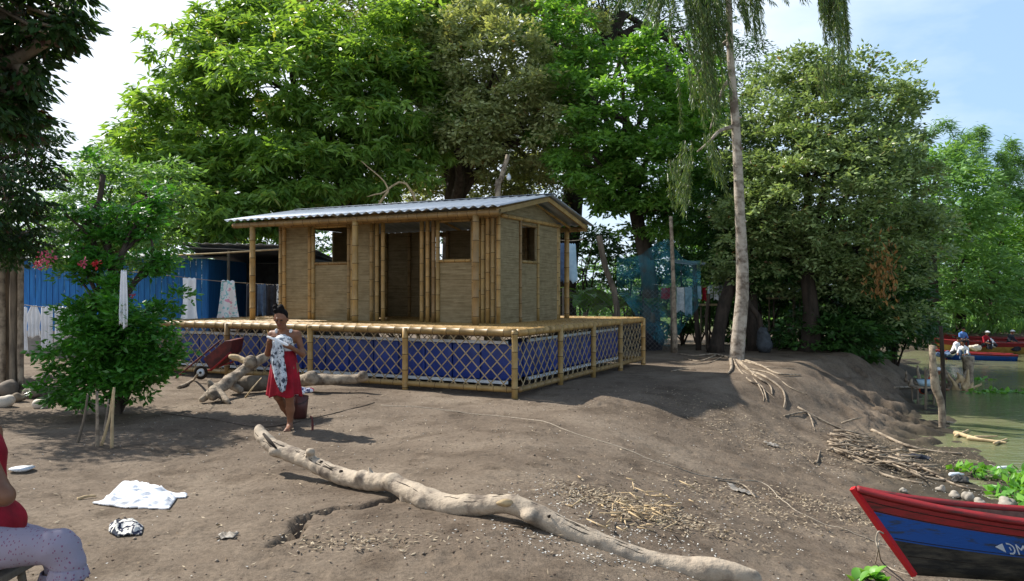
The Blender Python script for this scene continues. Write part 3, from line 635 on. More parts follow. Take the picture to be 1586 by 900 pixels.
tree('pale_tree', 'pale green small tree between the shade tree and the mango tree', 'tree', [(175, 500, 19, 6), (172, 420, 19, 5), (170, 350, 19, 4)], [(170, 320, 19, 75, 70, 1.3), (225, 370, 19, 60, 50, 1.1), (110, 370, 19, 55, 50, 1.1), (150, 270, 19.3, 35, 35, .7), (255, 300, 19.3, 50, 50, .9)], 330, .34, 36, .15, .06, .3, 'lf_far')
# distant treeline all round
for i, (u, d, vt) in enumerate([(-260, 60, 300), (-90, 66, 330), (60, 70, 380), (200, 62, 375), (330, 75, 385), (480, 80, 395), (650, 85, 402), (800, 80, 400), (930, 75, 400), (1060, 70, 380), (1180, 66, 360), (1300, 62, 330), (1420, 80, 360), (1560, 85, 370), (1700, 80, 350), (1850, 70, 320)]):
    tree('distant_tree', 'green tree of the distant treeline, %s' % ['outside left', 'left of the dark-leaved tree', 'behind the blue shack wall', 'behind the flowering shrub', 'behind the shelter roof', 'behind the cabin porch', 'behind the cabin door', 'behind the cabin window', 'behind the bananas', 'behind the net pole', 'behind the slender trunk', 'behind the silvery tree', 'over the far bank slope', 'behind the moored boats', 'at the right edge', 'outside right'][i],
         'tree', [(u, 480, d, 6), (u, 440, d, 5), (u+3, vt+40, d, 4)], [(u, vt+50, d, 85, 50, 6), (u-45, vt+80, d-2, 60, 40, 5), (u+50, vt+75, d-2, 60, 42, 5)], 130, 1.3, 30, .55, .25, .2, 'lf_far', 'bark_dark', group='trees of the distant treeline', fr=.1)

# dark foreground tree at the left edge
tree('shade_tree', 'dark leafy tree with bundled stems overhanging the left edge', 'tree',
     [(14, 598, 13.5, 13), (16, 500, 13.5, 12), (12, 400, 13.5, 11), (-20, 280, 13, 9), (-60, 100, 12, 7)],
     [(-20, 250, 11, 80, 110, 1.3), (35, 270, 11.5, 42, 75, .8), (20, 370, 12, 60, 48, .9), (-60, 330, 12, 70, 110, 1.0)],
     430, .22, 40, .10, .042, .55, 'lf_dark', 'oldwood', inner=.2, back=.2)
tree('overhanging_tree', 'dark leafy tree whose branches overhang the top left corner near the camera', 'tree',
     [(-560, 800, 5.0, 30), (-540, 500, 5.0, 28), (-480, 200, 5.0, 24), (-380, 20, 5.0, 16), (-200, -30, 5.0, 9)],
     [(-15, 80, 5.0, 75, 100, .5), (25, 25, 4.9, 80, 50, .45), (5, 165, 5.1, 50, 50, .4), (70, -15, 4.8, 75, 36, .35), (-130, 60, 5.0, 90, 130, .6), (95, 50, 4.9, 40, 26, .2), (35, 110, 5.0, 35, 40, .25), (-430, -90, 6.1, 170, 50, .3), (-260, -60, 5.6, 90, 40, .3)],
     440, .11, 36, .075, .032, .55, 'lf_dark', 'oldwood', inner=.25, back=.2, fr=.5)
st = [o for o in bpy.data.objects if o.name == 'shade_tree'][0]
for k in range(5):
    x0 = [-4, 4, 24, 32, 20][k]; mb = MB(); p = [P(x0, 600, 13.3-.05*k), P(x0+random.uniform(-3, 3), 500, 13.3), P(x0-3+k, 395, 13.3)]; p[0][2] = -.05
    mb.tube(spline(p, 4), .05, n=7, wob=.1); mb.build('stem', M['driftwood'] if k % 2 else M['oldwood'], st)
# flowering shrub with many stems
shr = tree('flowering_shrub', 'many-stemmed green shrub with pink blossoms in front of the blue shack', 'shrub',
     [(180, 640, 11, 8), (178, 610, 11, 7), (170, 560, 11, 6), (165, 480, 11, 4)],
     [(165, 530, 10.8, 72, 54, .7), (200, 500, 10.9, 64, 48, .62), (145, 490, 11, 32, 38, .45), (250, 555, 10.8, 38, 30, .36), (115, 565, 10.8, 34, 34, .4), (180, 590, 10.9, 78, 32, .6), (238, 405, 11.2, 34, 26, .3), (150, 428, 11.2, 40, 22, .35), (168, 375, 11.4, 46, 28, .35), (122, 385, 11.3, 26, 26, .3), (212, 345, 11.5, 38, 28, .3), (140, 325, 11.6, 34, 24, .3), (240, 305, 11.7, 24, 22, .2), (160, 270, 11.7, 24, 24, .2)],
     2100, .03, 9, .105, .05, .15, 'lf_shrub', 'bark', inner=.22, fr=.08, rough=.55, ros=.22)
for q in ((150, 560), (215, 545), (120, 500), (235, 470), (190, 430)):
    mb = MB(); limb(mb, on(184, 640, -.03), P(q[0], q[1], 10.9), .028, .014, .1); mb.build('stem', M['bark'], shr)
M['pink'] = leafmat('blossom', (.65, .05, .12), (.8, .25, .35), .3, .5, (1, 1, 1)); M['redfl'] = leafmat('red_blossom', (.6, .02, .03), (.7, .05, .08), .3, .5, (1, 1, 1))
for (u, v, r_, k, mm) in ((72, 400, .14, 60, 'pink'), (60, 410, .08, 30, 'pink'), (128, 407, .07, 26, 'pink'), (148, 408, .08, 30, 'redfl'), (203, 458, .04, 12, 'pink'), (190, 440, .04, 10, 'redfl')):
    c = P(u, v, 10.7); C = c+rand_dir(k)*r_*rng.uniform(.3, 1, (k, 1)); leaf_mesh('blossom', C, rand_dir(k), .05, .035, M[mm], shr, rng.uniform(0, 1, k))

# slender pale tree with hanging strands
d0 = 19.2; tk = [(1140, 556, 11.8), (1144, 520, 10.8), (1150, 440, 9.6), (1146, 330, 7.8), (1140, 200, 6.8), (1131, 80, 5.4), (1126, -60, 4.6), (1110, -260, 3.2)]
tp = [P(u, v, d0) for u, v, r in tk]; tp[0][2] = float(gz(tp[0][0], tp[0][1]))-.1
sl = thing('slender_tree', 'tall slender tree with pale straight trunk and hanging wind-blown foliage', 'tree', tp[0])
s_ = spline([np.append(p, q[2]*d0/F) for p, q in zip(tp, tk)], 8); s_[0, 3] *= 1.4; s_[1, 3] *= 1.15
mb = MB(); mb.tube(s_[:, :3], list(s_[:, 3]), n=16, wob=.03)
for v, sd_ in ((235, 1), (290, -1), (345, 1), (405, -1), (180, 1), (440, 1)):
    i = int(np.argmin(abs(s_[:, 2]-P(0, v, d0)[2]))); c = s_[i, :3]; mb.tube([c, c+np.array((sd_*.12, -.12, .03))], [.05, .025], n=6)
mb.build('trunk', M['bark_pale'], sl)
brs = [((1128, 0), (1085, -25)), ((1126, -60), (1060, -60)), ((1126, -40), (1160, -50)), ((1118, -150), (1290, -70)), ((1118, -150), (1200, -60)), ((1131, 60), (1075, 120)), ((1140, 195), (1080, 235)), ((1135, 120), (1100, 200)), ((1128, -60), (1030, -20))]
mb = MB()
for a, b_ in brs: limb(mb, P(*a, d0), P(*b_, d0-rng.uniform(-.6, .6)), .06, .02, .08)
mb.build('branches', M['bark_pale'], sl)
ST = []  # (u,v,spread_u,len_px,n,drift)
for (u, v, su, ln, n, dr_) in ((1085, -40, 34, 150, 34, 22), (1070, -30, 22, 120, 20, 30), (1095, 60, 26, 130, 26, 14), (1082, 110, 20, 100, 12, 10), (1155, -50, 16, 135, 18, 12), (1200, -60, 26, 80, 14, 22), (1275, -70, 16, 175, 22, 14), (1290, -60, 14, 190, 16, 12), (1100, 215, 16, 100, 9, 20), (1066, 225, 14, 110, 9, -8), (1040, 250, 8, 75, 5, 6), (985, -50, 26, 70, 9, -20), (1030, -30, 24, 90, 12, -10), (1280, 90, 20, 70, 12, 4)):
    for k in range(n):
        a = P(u+rng.normal(0, su*.55), v+rng.uniform(-12, 22), d0+rng.uniform(-.8, .8)); l = ln*rng.uniform(.5, 1.1)*d0/F
        ST.append((a, l*.78, dr_*d0/F*rng.uniform(.5, 1.3)))
Cs = []; Ds = []; mb = MB()
for a, l, dx in ST:
    k = max(5, int(l/.035)); t_ = np.linspace(0, 1, k); wob = rng.uniform(0, 6)
    p = np.stack([a[0]+dx*t_**1.6+.03*np.sin(t_*5+wob), a[1]+.1*np.sin(t_*3+wob), a[2]-l*t_], 1)
    mb.tube(p[::4], .006, n=3, cap=False)
    for c in p:
        for q in range(3): Cs.append(c+rng.normal(0, .02, 3)); Ds.append(np.array((rng.normal(.25*np.sign(dx), .3), rng.normal(0, .35), -1.)))
mb.build('hanging_twigs', M['bark'], sl)
leaf_mesh('crown', np.array(Cs), np.array(Ds), .17, .024, M['lf_euc'], sl, rng.uniform(0, 1, len(Cs)), up=rng.normal(0, 1, (len(Cs), 3)))
# exposed roots
def rootpath(uv, r0, name='root'):
    p = [on(u, v, r0*.6) for u, v in uv]; mb = MB(); q = spline(p, 5); mb.tube(q, list(np.linspace(r0, r0*.35, len(q))), n=6, wob=.12); mb.build(name, M['driftwood'], sl)
for uv, r0 in (([(1150, 575), (1170, 590), (1182, 612), (1183, 622)], .018), ([(1160, 572), (1195, 580), (1222, 600), (1250, 612)], .02), ([(1120, 553), (1100, 562), (1066, 566)], .02), ([(1150, 560), (1190, 570), (1230, 572)], .025), ([(1165, 580), (1178, 598), (1200, 618)], .015), ([(1138, 556), (1158, 574), (1183, 584), (1209, 602), (1216, 618), (1214, 632)], .034), ([(1135, 556), (1144, 573), (1160, 590), (1180, 600), (1188, 622)], .03), ([(1142, 555), (1175, 566), (1205, 580), (1240, 582)], .032), ([(1130, 555), (1105, 550), (1075, 552), (1050, 549)], .035), ([(1132, 558), (1133, 572), (1128, 580)], .05), ([(1145, 560), (1170, 583), (1192, 598), (1196, 612)], .03), ([(1110, 551), (1085, 560), (1060, 556)], .03)): rootpath(uv, r0)

# right bank: bamboo-like arching fronds
fr = thing('bamboo_clump', 'clump of tall canes with arching feathery fronds at the far right skyline', 'bamboo', P(1530, 520, 43)*np.array((1, 1, 0))+np.array((0, 0, -.5)))
mb = MB(); Cs = []; Ds = []
for (x1, y1) in ((1585, 245), (1560, 262), (1586, 290), (1510, 225), (1545, 300), (1600, 330), (1478, 235), (1440, 255), (1420, 215), (1600, 270)):
    a = P(1530+rng.uniform(-15, 15), 520, 43); a[2] = -.5; c = P((1530+x1)/2+(x1-1530)*.05, min(y1-20, 300), 43+rng.uniform(-1, 1)); b_ = P(x1, y1+12, 43)
    q = spline([a, a*.5+c*.5+np.array((0, 0, .6)), c, b_], 14); mb.tube(q, list(np.linspace(.035, .01, len(q))), n=5)
    for i in range(len(q)//2, len(q)):
        for _ in range(34): Cs.append(q[i]+rng.normal(0, .16, 3)); Ds.append(np.array((rng.normal(.5, .8), rng.normal(0, .6), rng.normal(-.15, .25))))
mb.build('canes', M['bark'], fr); leaf_mesh('fronds', np.array(Cs), np.array(Ds), .42, .05, M['lf_far'], fr, rng.uniform(0, 1, len(Cs)))
# hanging dead cluster in the silvery tree
c = P(1367, 415, 20.3); k = 260; dl = thing('dead_leaf_bunch', 'bunch of withered orange-brown leaves hanging in the silvery tree', 'leaves', c)
leaf_mesh('leaf_cluster', c+rng.normal(0, 1, (k, 3))*np.array((.20, .15, .42)), np.array((0, 0, -1.))+rng.normal(0, .4, (k, 3)), .16, .06, M['lf_dead'], dl, rng.uniform(0, 1, k))

# broad leaved plants
def blades(name, label, cat, base, n, ln, wd, leaf='lf_banana', up=.9, group=None, spread=1.0, arch=.9, stem=None):
    root = thing(name, label, cat, base, group); V = []; Fc = []; R = []
    for k in range(n):
        a = rng.uniform(0, 2*math.pi); l = ln*rng.uniform(.65, 1.15); dirh = np.array((math.cos(a), math.sin(a), 0)); sdv = np.array((-math.sin(a), math.cos(a), 0))
        u0 = up*rng.uniform(.7, 1.2); m = 7; b0 = len(V); rv = rng.uniform(0, 1)
        st0 = np.asarray(base)+(np.array((0, 0, stem)) if stem else 0)+dirh*.03
        for i in range(m+1):
            t_ = i/m; c = st0+dirh*l*spread*(t_*.55+.35*t_*t_)*.8+np.array((0, 0, l*(u0*t_-arch*t_*t_*.75)))
            w = wd*math.sin(math.pi*min(1, .08+t_*.9))**.7*(1 if t_ < .98 else .1)
            if t_ < .18: w *= .15
            V += [c+sdv*w/2+np.array((0, 0, .12*w)), c, c-sdv*w/2+np.array((0, 0, .12*w))]; R += [rv]*3
        for i in range(m):
            q = b0+3*i; Fc += [(q, q+1, q+4, q+3), (q+1, q+2, q+5, q+4)]
    mesh_obj('leaves', V, np.array(Fc), M[leaf], root, attr=R)
    if stem: mb = MB(); mb.tube([np.asarray(base)-np.array((0, 0, .1)), np.asarray(base)+np.array((.03, 0, stem))], [.12, .07], n=8); mb.build('stem', M['oldwood'], root)
    return root
for (u, v, d, ln, lb) in ((905, 500, 25, 1.9, 'pale banana plant just right of the cabin'), (950, 500, 26.5, 2.2, 'tall banana plant behind the crooked post'), (985, 500, 27.5, 1.9, 'banana plant behind the blue net'), (1010, 500, 25.5, 1.5, 'small banana plant low behind the net'), (925, 500, 29, 2.6, 'farthest banana plant with upright leaves against the sky'), (1220, 520, 26, 1.4, 'leafy banana plant right of the leaning trunk')):
    p = P(u, v, d); p[2] = float(gz(p[0], p[1])); blades('banana_plant', lb, 'plant', p, 9, ln, .42, group='banana plants by the net', stem=1.1)
for (u, v, ln, n, lb) in ((1345, 897, .16, 16, 'bright green leafy weed below the bow rope'), (1365, 905, .13, 12, 'small green weed nearest the bow'), (1325, 903, .11, 9, 'small low weed left of the bow rope')):
    blades('weed', lb, 'plant', on(u, v), n, ln, .07, 'lf_weed', 1.0, 'weeds by the boat', arch=.5)
# green weed mat at the right water edge
k = 5200; xx = rng.uniform(5.6, 11, k); yy = rng.uniform(6.8, 13.2, k); 
m_ = (xx > 6.15+.5*fbm(xx*1.2, yy*1.2, 3, 3)+(yy-9)*.33) & (yy < 12.6-.1*(xx-6)); xx, yy = xx[m_], yy[m_]
zz = np.maximum(gz(xx, yy), WZ)+rng.uniform(0, .1, len(xx)); D = rand_dir(len(xx)); D[:, 2] = np.abs(D[:, 2])+.2
D2 = np.stack([xx, yy, zz], 1)
o = leaf_mesh('water_weeds', D2, D, .15, .10, M['lf_weed'], None, rng.uniform(0, 1, len(xx)), tipdrop=.3); tag(o, 'bright green weeds spreading over the water edge behind the boat', 'weeds', kind='stuff')
# grass on the far bank
k = 9000; xx = rng.uniform(16, 60, k); yy = rng.uniform(40.5, 52, k); zz = gz(xx, yy); D = rand_dir(k); D[:, 2] = np.abs(D[:, 2])+.7
o = leaf_mesh('bank_grass', np.stack([xx, yy, zz], 1), D, .75, .16, M['lf_far'], None, rng.uniform(0, 1, k)); tag(o, 'tall light green grass on the far bank behind the moored boats', 'grass', kind='stuff')
for i, (u, v, rr) in enumerate(((1553, 608, .55), (1395, 655, .0), (1500, 588, .3))):
    if rr:
        c = P(u, v, F*(CH-WZ)/(v-CV)); k = 90; C = c+rng.normal(0, 1, (k, 3))*np.array((rr, rr*.3, .01)); C[:, 2] = WZ+.02; D = rand_dir(k); D[:, 2] = np.abs(D[:, 2])*.3
        tag(leaf_mesh('floating_weed', C, D, .2, .14, M['lf_weed'], None, rng.uniform(0, 1, k)), ['pale floating weed patch out on the open river', '', 'floating weed beside the tree stump'][i], 'weeds')
# ------------------------------------------------------------ shack, laundry, fence
def box_between(mb, p, q, z0, z1, th, mi=0):
    p = np.array((p[0], p[1], 0.)); q = np.array((q[0], q[1], 0.)); d = q-p; l = np.linalg.norm(d); d /= l
    mb.box((p+q)/2+np.array((0, 0, (z0+z1)/2)), (l, th, z1-z0), (d, np.cross((0, 0, 1.), d), (0, 0, 1.)), mi)
a = P(20, 500, 21.5); b_ = P(322, 500, 21.5)
sh = thing('blue_shack', 'blue plank shack behind the flowering shrub', 'shack', ((a[0]+b_[0])/2, 21.5, 0))
mb = MB(); k = 34
for i in range(k):
    f0, f1 = i/k, (i+1)/k-.003; box_between(mb, a+(b_-a)*f0+np.array((0, random.uniform(-.01, .01), 0)), a+(b_-a)*f1, .62, 2.62, .03)
box_between(mb, b_, b_+np.array((0, 4, 0)), .62, 2.62, .03); mb.build('plank_wall', M['blue_board'], sh, smooth=False)
mb = MB(); box_between(mb, a, b_, -.1, .62, .06); box_between(mb, b_, b_+np.array((0, 4, 0)), -.1, .62, .06); mb.build('base_wall', mat('grey_plaster', (.30, .27, .24), (.20, .18, .16), .9, 4), sh, smooth=False)
M['inner_shade'] = mat('painted_inner_shade', (.05, .055, .06), (.03, .03, .035), .7, 5); M['zinc_old'] = mat('old_zinc', (.42, .46, .50), (.26, .24, .22), .5, 3, metal=.3)
mb = MB(); mb.add([(a[0]-.3, 21.1, 2.62), (b_[0]+.1, 21.1, 2.62), (b_[0]+.1, 25.8, 2.95), (a[0]-.3, 25.8, 2.95)], [(0, 1, 2, 3)]); solid(mb.build('roof', M['zinc_old'], sh), .03)
e = P(450, 400, 21.3)
sd = thing('dark_shelter', 'dark open shelter with a lean-to roof left of the cabin', 'shelter', (b_[0]+1.2, 21.5, 0))
v = []; f = []; 
for i in range(60):
    x = -9.1+i*.06
    w_ = .015*math.cos(i*1.3); v += [(x, 20.9, 3.02-.01*(x+9)*6*.3+w_), (x, 24.8, 2.7+w_)]
for i in range(59): f.append((2*i, 2*i+2, 2*i+3, 2*i+1))
solid(mesh_obj('roof_sheet', v, f, M['zinc_old'], sd), .01)
mb = MB(); mb.add([(-9, 20.95, 2.9), (-5.5, 20.95, 2.78), (-5.5, 24.8, 2.6), (-9, 24.8, 2.6)], [(0, 1, 2, 3)]); solid(mb.build('ceiling_sheet', M['inner_shade'], sd), .02)
mb = MB(); box_between(mb, (-9, 24.6), (-5.3, 24.6), 0, 2.6, .04); box_between(mb, (-5.4, 21.2), (-5.4, 24.6), 0, 2.6, .04); mb.build('back_wall', M['inner_shade'], sd, smooth=False)  # walls coloured near-black to give the open shelter its shaded interior
for x in (-7.7, -6.3): mb = MB(); mb.tube([(x, 21.05, -.05), (x, 21.05, 2.85)], .04, n=7); mb.build('post', M['oldwood'], sd)
mb = MB(); mb.tube([P(262, 396, 20.8), P(345, 392, 20.7), P(434, 386, 20.5)], .025, n=6); tag(mb.build('roof_pole', M['drift_pale'], loc=P(262, 396, 20.8)), 'pale thin pole lying across the front of the dark shelter roof', 'pole')

def fabric(name, cols, scale, rough=.9, sharp=.04):
    m, t, b = newmat(name); global N, L, tc; N = t.nodes; L = t.links; tc = N.new('ShaderNodeTexCoord')
    st = []; n_ = len(cols)
    for i, c in enumerate(cols):
        p_ = .34+.34*i/n_; st.append((p_, c)); st.append((p_+.34/n_-sharp*.3, c))
    L.new(ramp(noise(scale, 3, .5), st), b.inputs['Base Color']); b.inputs['Roughness'].default_value = rough; b.inputs['Specular IOR Level'].default_value = .15; return m
M['floral'] = fabric('floral_print', [(.75, .35, .45), (.8, .8, .8), (.8, .8, .8), (.3, .6, .62), (.78, .78, .8)], 5)
M['greyprint'] = fabric('grey_print', [(.06, .07, .09), (.45, .48, .52), (.62, .66, .68), (.10, .11, .14)], 13)
M['bwprint'] = fabric('black_white_print', [(.03, .035, .05), (.62, .60, .54), (.03, .035, .06), (.65, .63, .58)], 9)
M['denim'] = mat('denim', (.10, .16, .26), (.06, .09, .16), .9, 9); M['paleblue'] = mat('pale_blue_cloth', (.42, .58, .68), (.32, .48, .6), .9, 8)
def line(name, pts, r, label, cat='clothes line', m='rope'):
    mb = MB(); mb.tube(spline(pts, 5), r, n=5); return tag(mb.build(name, M[m], loc=pts[0]), label, cat)
def hang(name, label, p0, p1, ln, prof, m, cat='clothing', amp=.035, nf=4, group=None, ragged=.04):
    """cloth hung on a line from p0 to p1; prof = half-width factors from top to hem"""
    p0 = np.asarray(p0); p1 = np.asarray(p1); c = (p0+p1)/2; ax = p1-p0; w = np.linalg.norm(ax); ax = ax/w; nrm = np.array((ax[1], -ax[0], 0)); nx, nz = 18, 16; V = []; ph = rng.uniform(0, 6)
    for j in range(nz+1):
        t_ = j/nz; h = np.interp(t_, np.linspace(0, 1, len(prof)), prof)
        for i in range(nx+1):
            s_ = i/nx*2-1; l_ = ln*(1+ragged*math.sin(s_*4+ph)+ragged*.5*math.sin(s_*11+ph))
            fold = amp*math.sin(s_*nf*math.pi/1.3+ph+.6*math.sin(t_*3))*(.25+t_*.9)
            V.append(c+ax*s_*w/2*h+np.array((0, 0, -l_*t_+(1-t_)*.012*math.cos(s_*9)))+nrm*fold)
    Fq = np.array([[j*(nx+1)+i, j*(nx+1)+i+1, (j+1)*(nx+1)+i+1, (j+1)*(nx+1)+i] for j in range(nz) for i in range(nx)])
    o = mesh_obj(name, V, Fq, M[m], loc=c); solid(o, .006); return tag(o, label, cat, group)
line('clothes_line', [P(25, 470, 15.6), P(70, 476, 15.6), P(150, 476, 15.8)], .008, 'clothes line carrying white washing by the blue shack')
for (u0, u1, v, ln, pr, lb) in ((24, 42, 476, .95, (1, .9, 1.1), 'white cloth nearest the bundled stems on the left line'), (43, 62, 474, .62, (.5, 1.25, .9, 1), 'short white garment second on the left line'), (64, 82, 475, .85, (1, 1, .95), 'white cloth third on the left line'), (84, 100, 475, .72, (1, .9, 1.05), 'white cloth fourth on the left line beside the shrub'), (101, 122, 476, .6, (1, 1, 1), 'white cloth on the left line half hidden by the shrub')):
    hang('hanging_cloth', lb, P(u0, v, 15.6), P(u1, v, 15.6), ln, pr, 'white_cloth', 'laundry', group='white washing on the left line')
line('clothes_line', [P(150, 416, 12), P(195, 420, 12.2), P(280, 429, 17.8), P(345, 436, 18.8), P(440, 442, 20.2)], .008, 'clothes line running from the shrub to behind the cabin porch')
hang('white_towel', 'narrow white towel hanging in front of the flowering shrub', P(186, 419, 10.1), P(198, 420, 10.1), .72, (.75, .9, 1.0, 1.15, 1.1), 'white_cloth', 'towel', nf=3, amp=.022)
hang('white_garment', 'long white garment hanging left of the patterned dress', P(283, 430, 18.2), P(304, 431, 18.2), 1.15, (1, .95, 1.1, 1.5), 'white_cloth', nf=2)
hang('patterned_dress', 'white dress with pink and teal print hanging beside the porch', P(342, 434, 18.9), P(364, 435, 18.9), 1.2, (.9, 1.1, 1.4, 1.9), 'floral', 'dress', nf=2)
for (u0, u1, v, ln, m, lb) in ((382, 398, 440, .95, 'dark_cloth', 'dark trousers hanging just right of the left porch post'), (399, 412, 440, .8, 'denim', 'dark blue garment hanging between the dark trousers'), (413, 427, 441, .85, 'dark_cloth', 'dark cloth hanging beside the left corner of the cabin wall'), (428, 436, 441, .5, 'greyprint', 'small grey printed cloth at the cabin corner')):
    hang('hanging_garment', lb, P(u0, v, 19.7), P(u1, v, 19.7), ln, (1, 1, 1.05), m, 'laundry', group='dark washing behind the porch', nf=2)
# right side washing
line('clothes_line', [P(866, 372, 20.5), P(885, 373, 20.5), P(905, 371, 20.5)], .008, 'short clothes line at the rear right corner of the cabin')
hang('blue_trousers', 'blue denim trousers hanging at the rear right corner of the cabin', P(866, 376, 20.5), P(878, 377, 20.5), 1.05, (1, 1, 1.1), 'denim', nf=1)
hang('pale_shirt', 'pale blue and white shirt hanging beside the rear porch post', P(880, 377, 20.4), P(893, 378, 20.4), 1.0, (.8, 1, 1.3), 'paleblue', nf=1)
line('clothes_line', [P(1010, 440, 24), P(1060, 445, 24), P(1130, 440, 24.2)], .008, 'clothes line beyond the blue net')
for (u0, u1, v, ln, m, lb) in ((1024, 1038, 446, .35, 'red_cloth', 'red cloth on the line beyond the blue net'), (1048, 1060, 445, .75, 'white_cloth', 'white trousers on the line beyond the net'), (1061, 1072, 445, .85, 'paleblue', 'pale blue cloth on the line right of the white trousers'), (1079, 1086, 443, .4, 'paleblue', 'small pale cloth after the blue one on the far line'), (1088, 1094, 443, .45, 'red_cloth', 'small dark red cloth on the far line'), (1096, 1104, 442, .4, 'floral', 'small patterned cloth on the far line'), (1106, 1113, 442, .45, 'white_cloth', 'small white cloth near the leaning trunk'), (1114, 1121, 442, .4, 'greyprint', 'small grey cloth last on the far line')):
    hang('small_garment', lb, P(u0, v, 24), P(u1, v, 24), ln, (1, 1, 1.05), m, 'laundry', group='washing beyond the net', nf=1, amp=.02)
def wood(name, label, cat, path, r, m='oldwood', wob=.08, n=8, base=True):
    p = [P(*q) for q in path]
    if base: p[0][2] = float(gz(p[0][0], p[0][1]))-.08
    q = spline(p, 5); rr = np.interp(np.linspace(0, 1, len(q)), np.linspace(0, 1, len(r)), r)
    mb = MB(); mb.tube(q, list(rr), n=n, wob=wob); return tag(mb.build(name, M[m], loc=p[0]), label, cat)
wood('fence_pole', 'tall straight pale pole holding the blue net', 'pole', [(1046, 548, 21.5), (1043, 440, 21.5), (1039, 335, 21.5)], [.075, .06, .05], 'driftwood', .05)
wood('crooked_post', 'crooked bare tree post right of the cabin', 'post', [(962, 540, 22.5), (953, 460, 22.5), (938, 415, 22.5), (928, 365, 22.5)], [.09, .08, .09], 'oldwood', .12)
wood('net_post', 'short dark post behind the net fence', 'post', [(1082, 540, 23), (1078, 480, 23), (1076, 410, 23)], [.08, .07, .06], 'bark_dark')
wood('net_post', 'thin dark post between the net and the leaning trunk', 'post', [(1097, 536, 23), (1094, 500, 23), (1098, 455, 23)], [.06, .05, .05], 'bark')
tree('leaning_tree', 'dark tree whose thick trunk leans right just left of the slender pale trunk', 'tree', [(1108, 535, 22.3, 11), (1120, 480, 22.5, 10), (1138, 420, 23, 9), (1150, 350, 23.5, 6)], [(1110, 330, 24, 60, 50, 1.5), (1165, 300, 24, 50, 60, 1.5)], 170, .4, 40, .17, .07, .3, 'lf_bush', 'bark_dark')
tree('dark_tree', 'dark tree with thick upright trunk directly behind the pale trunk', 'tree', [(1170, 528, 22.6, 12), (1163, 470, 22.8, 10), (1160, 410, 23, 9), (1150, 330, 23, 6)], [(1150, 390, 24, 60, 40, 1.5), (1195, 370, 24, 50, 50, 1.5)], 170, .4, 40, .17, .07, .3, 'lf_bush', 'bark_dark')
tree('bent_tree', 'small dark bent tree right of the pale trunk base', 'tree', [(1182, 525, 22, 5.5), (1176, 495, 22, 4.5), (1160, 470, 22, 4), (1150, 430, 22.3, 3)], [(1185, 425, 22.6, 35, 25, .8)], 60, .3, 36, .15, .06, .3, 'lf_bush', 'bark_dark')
wood('dead_snag', 'bare broken branch sticking up above the cabin roof', 'snag', [(770, 420, 22), (771, 305, 22), (776, 278, 22), (787, 240, 22)], [.1, .085, .08, .06], 'driftwood', .12)
mb = MB(); c = P(788, 275, 21.8); mb.tube([c+np.array((0, 0, .12)), c+np.array((0, 0, .05)), c, c-np.array((0, 0, .07)), c-np.array((0, 0, .09))], [.01, .05, .07, .05, .01], n=10); tag(mb.build('white_bottle', M['white_paint'], loc=c), 'small white bottle hung on the bare branch above the roof', 'bottle')
for pth, lb in (([(470, 420, 23.2), (580, 330, 23.2), (600, 290, 23.2), (560, 250, 23)], 'pale bare forked branch showing above the left of the roof'), ([(700, 420, 24), (640, 300, 24), (590, 300, 23.6), (568, 305, 23.5)], 'thin pale bare twig lying over the roof line')):
    wood('bare_branch', lb, 'branch', pth, [.06, .045, .03, .012], 'drift_pale', .1, 6)
# chain-link fence
def chainlink(name, label, pa, pb, z1):
    pa = np.array(pa); pb = np.array(pb); d = pb-pa; l = math.hypot(d[0], d[1]); d = np.array((d[0]/l, d[1]/l, 0)); z0 = min(float(gz(pa[0], pa[1])), float(gz(pb[0], pb[1])))+.03; h = z1-z0
    root = thing(name, label, 'fence', (pa[0], pa[1], z0)); mb = MB(); o = np.array((pa[0], pa[1], z0)); sp_ = .13
    for sg in (1, -1):
        x = -h
        while x < l:
            xa, xb, za, zb = x, x+h, 0, h
            if xa < 0: za = -xa; xa = 0
            if xb > l: zb = h-(xb-l); xb = l
            if xb > xa+.02:
                z_a, z_b = (za, zb) if sg > 0 else (h-za, h-zb); mb.bar(o+d*xa+np.array((0, 0, z_a)), o+d*xb+np.array((0, 0, z_b)), .007, .006, up=np.cross(d, (0, 0, 1)))
            x += sp_
    mb.build('wire_mesh', M['wire'], root, smooth=False)
    for f_ in (0, .5, 1): mb = MB(); q = o+d*l*f_; mb.tube([q-np.array((0, 0, .15)), q+np.array((0, 0, h+.08))], .03, n=7); mb.build('post', M['oldwood'], root)
M['wire'] = mat('galvanised_wire', (.17, .17, .16), (.09, .085, .075), .6, 9, metal=.3, bump=0)
chainlink('chain_link_fence', 'rusty chain link fence between the cabin and the tall pole', P(872, 540, 22.6), P(1040, 545, 21.7), 1.75)
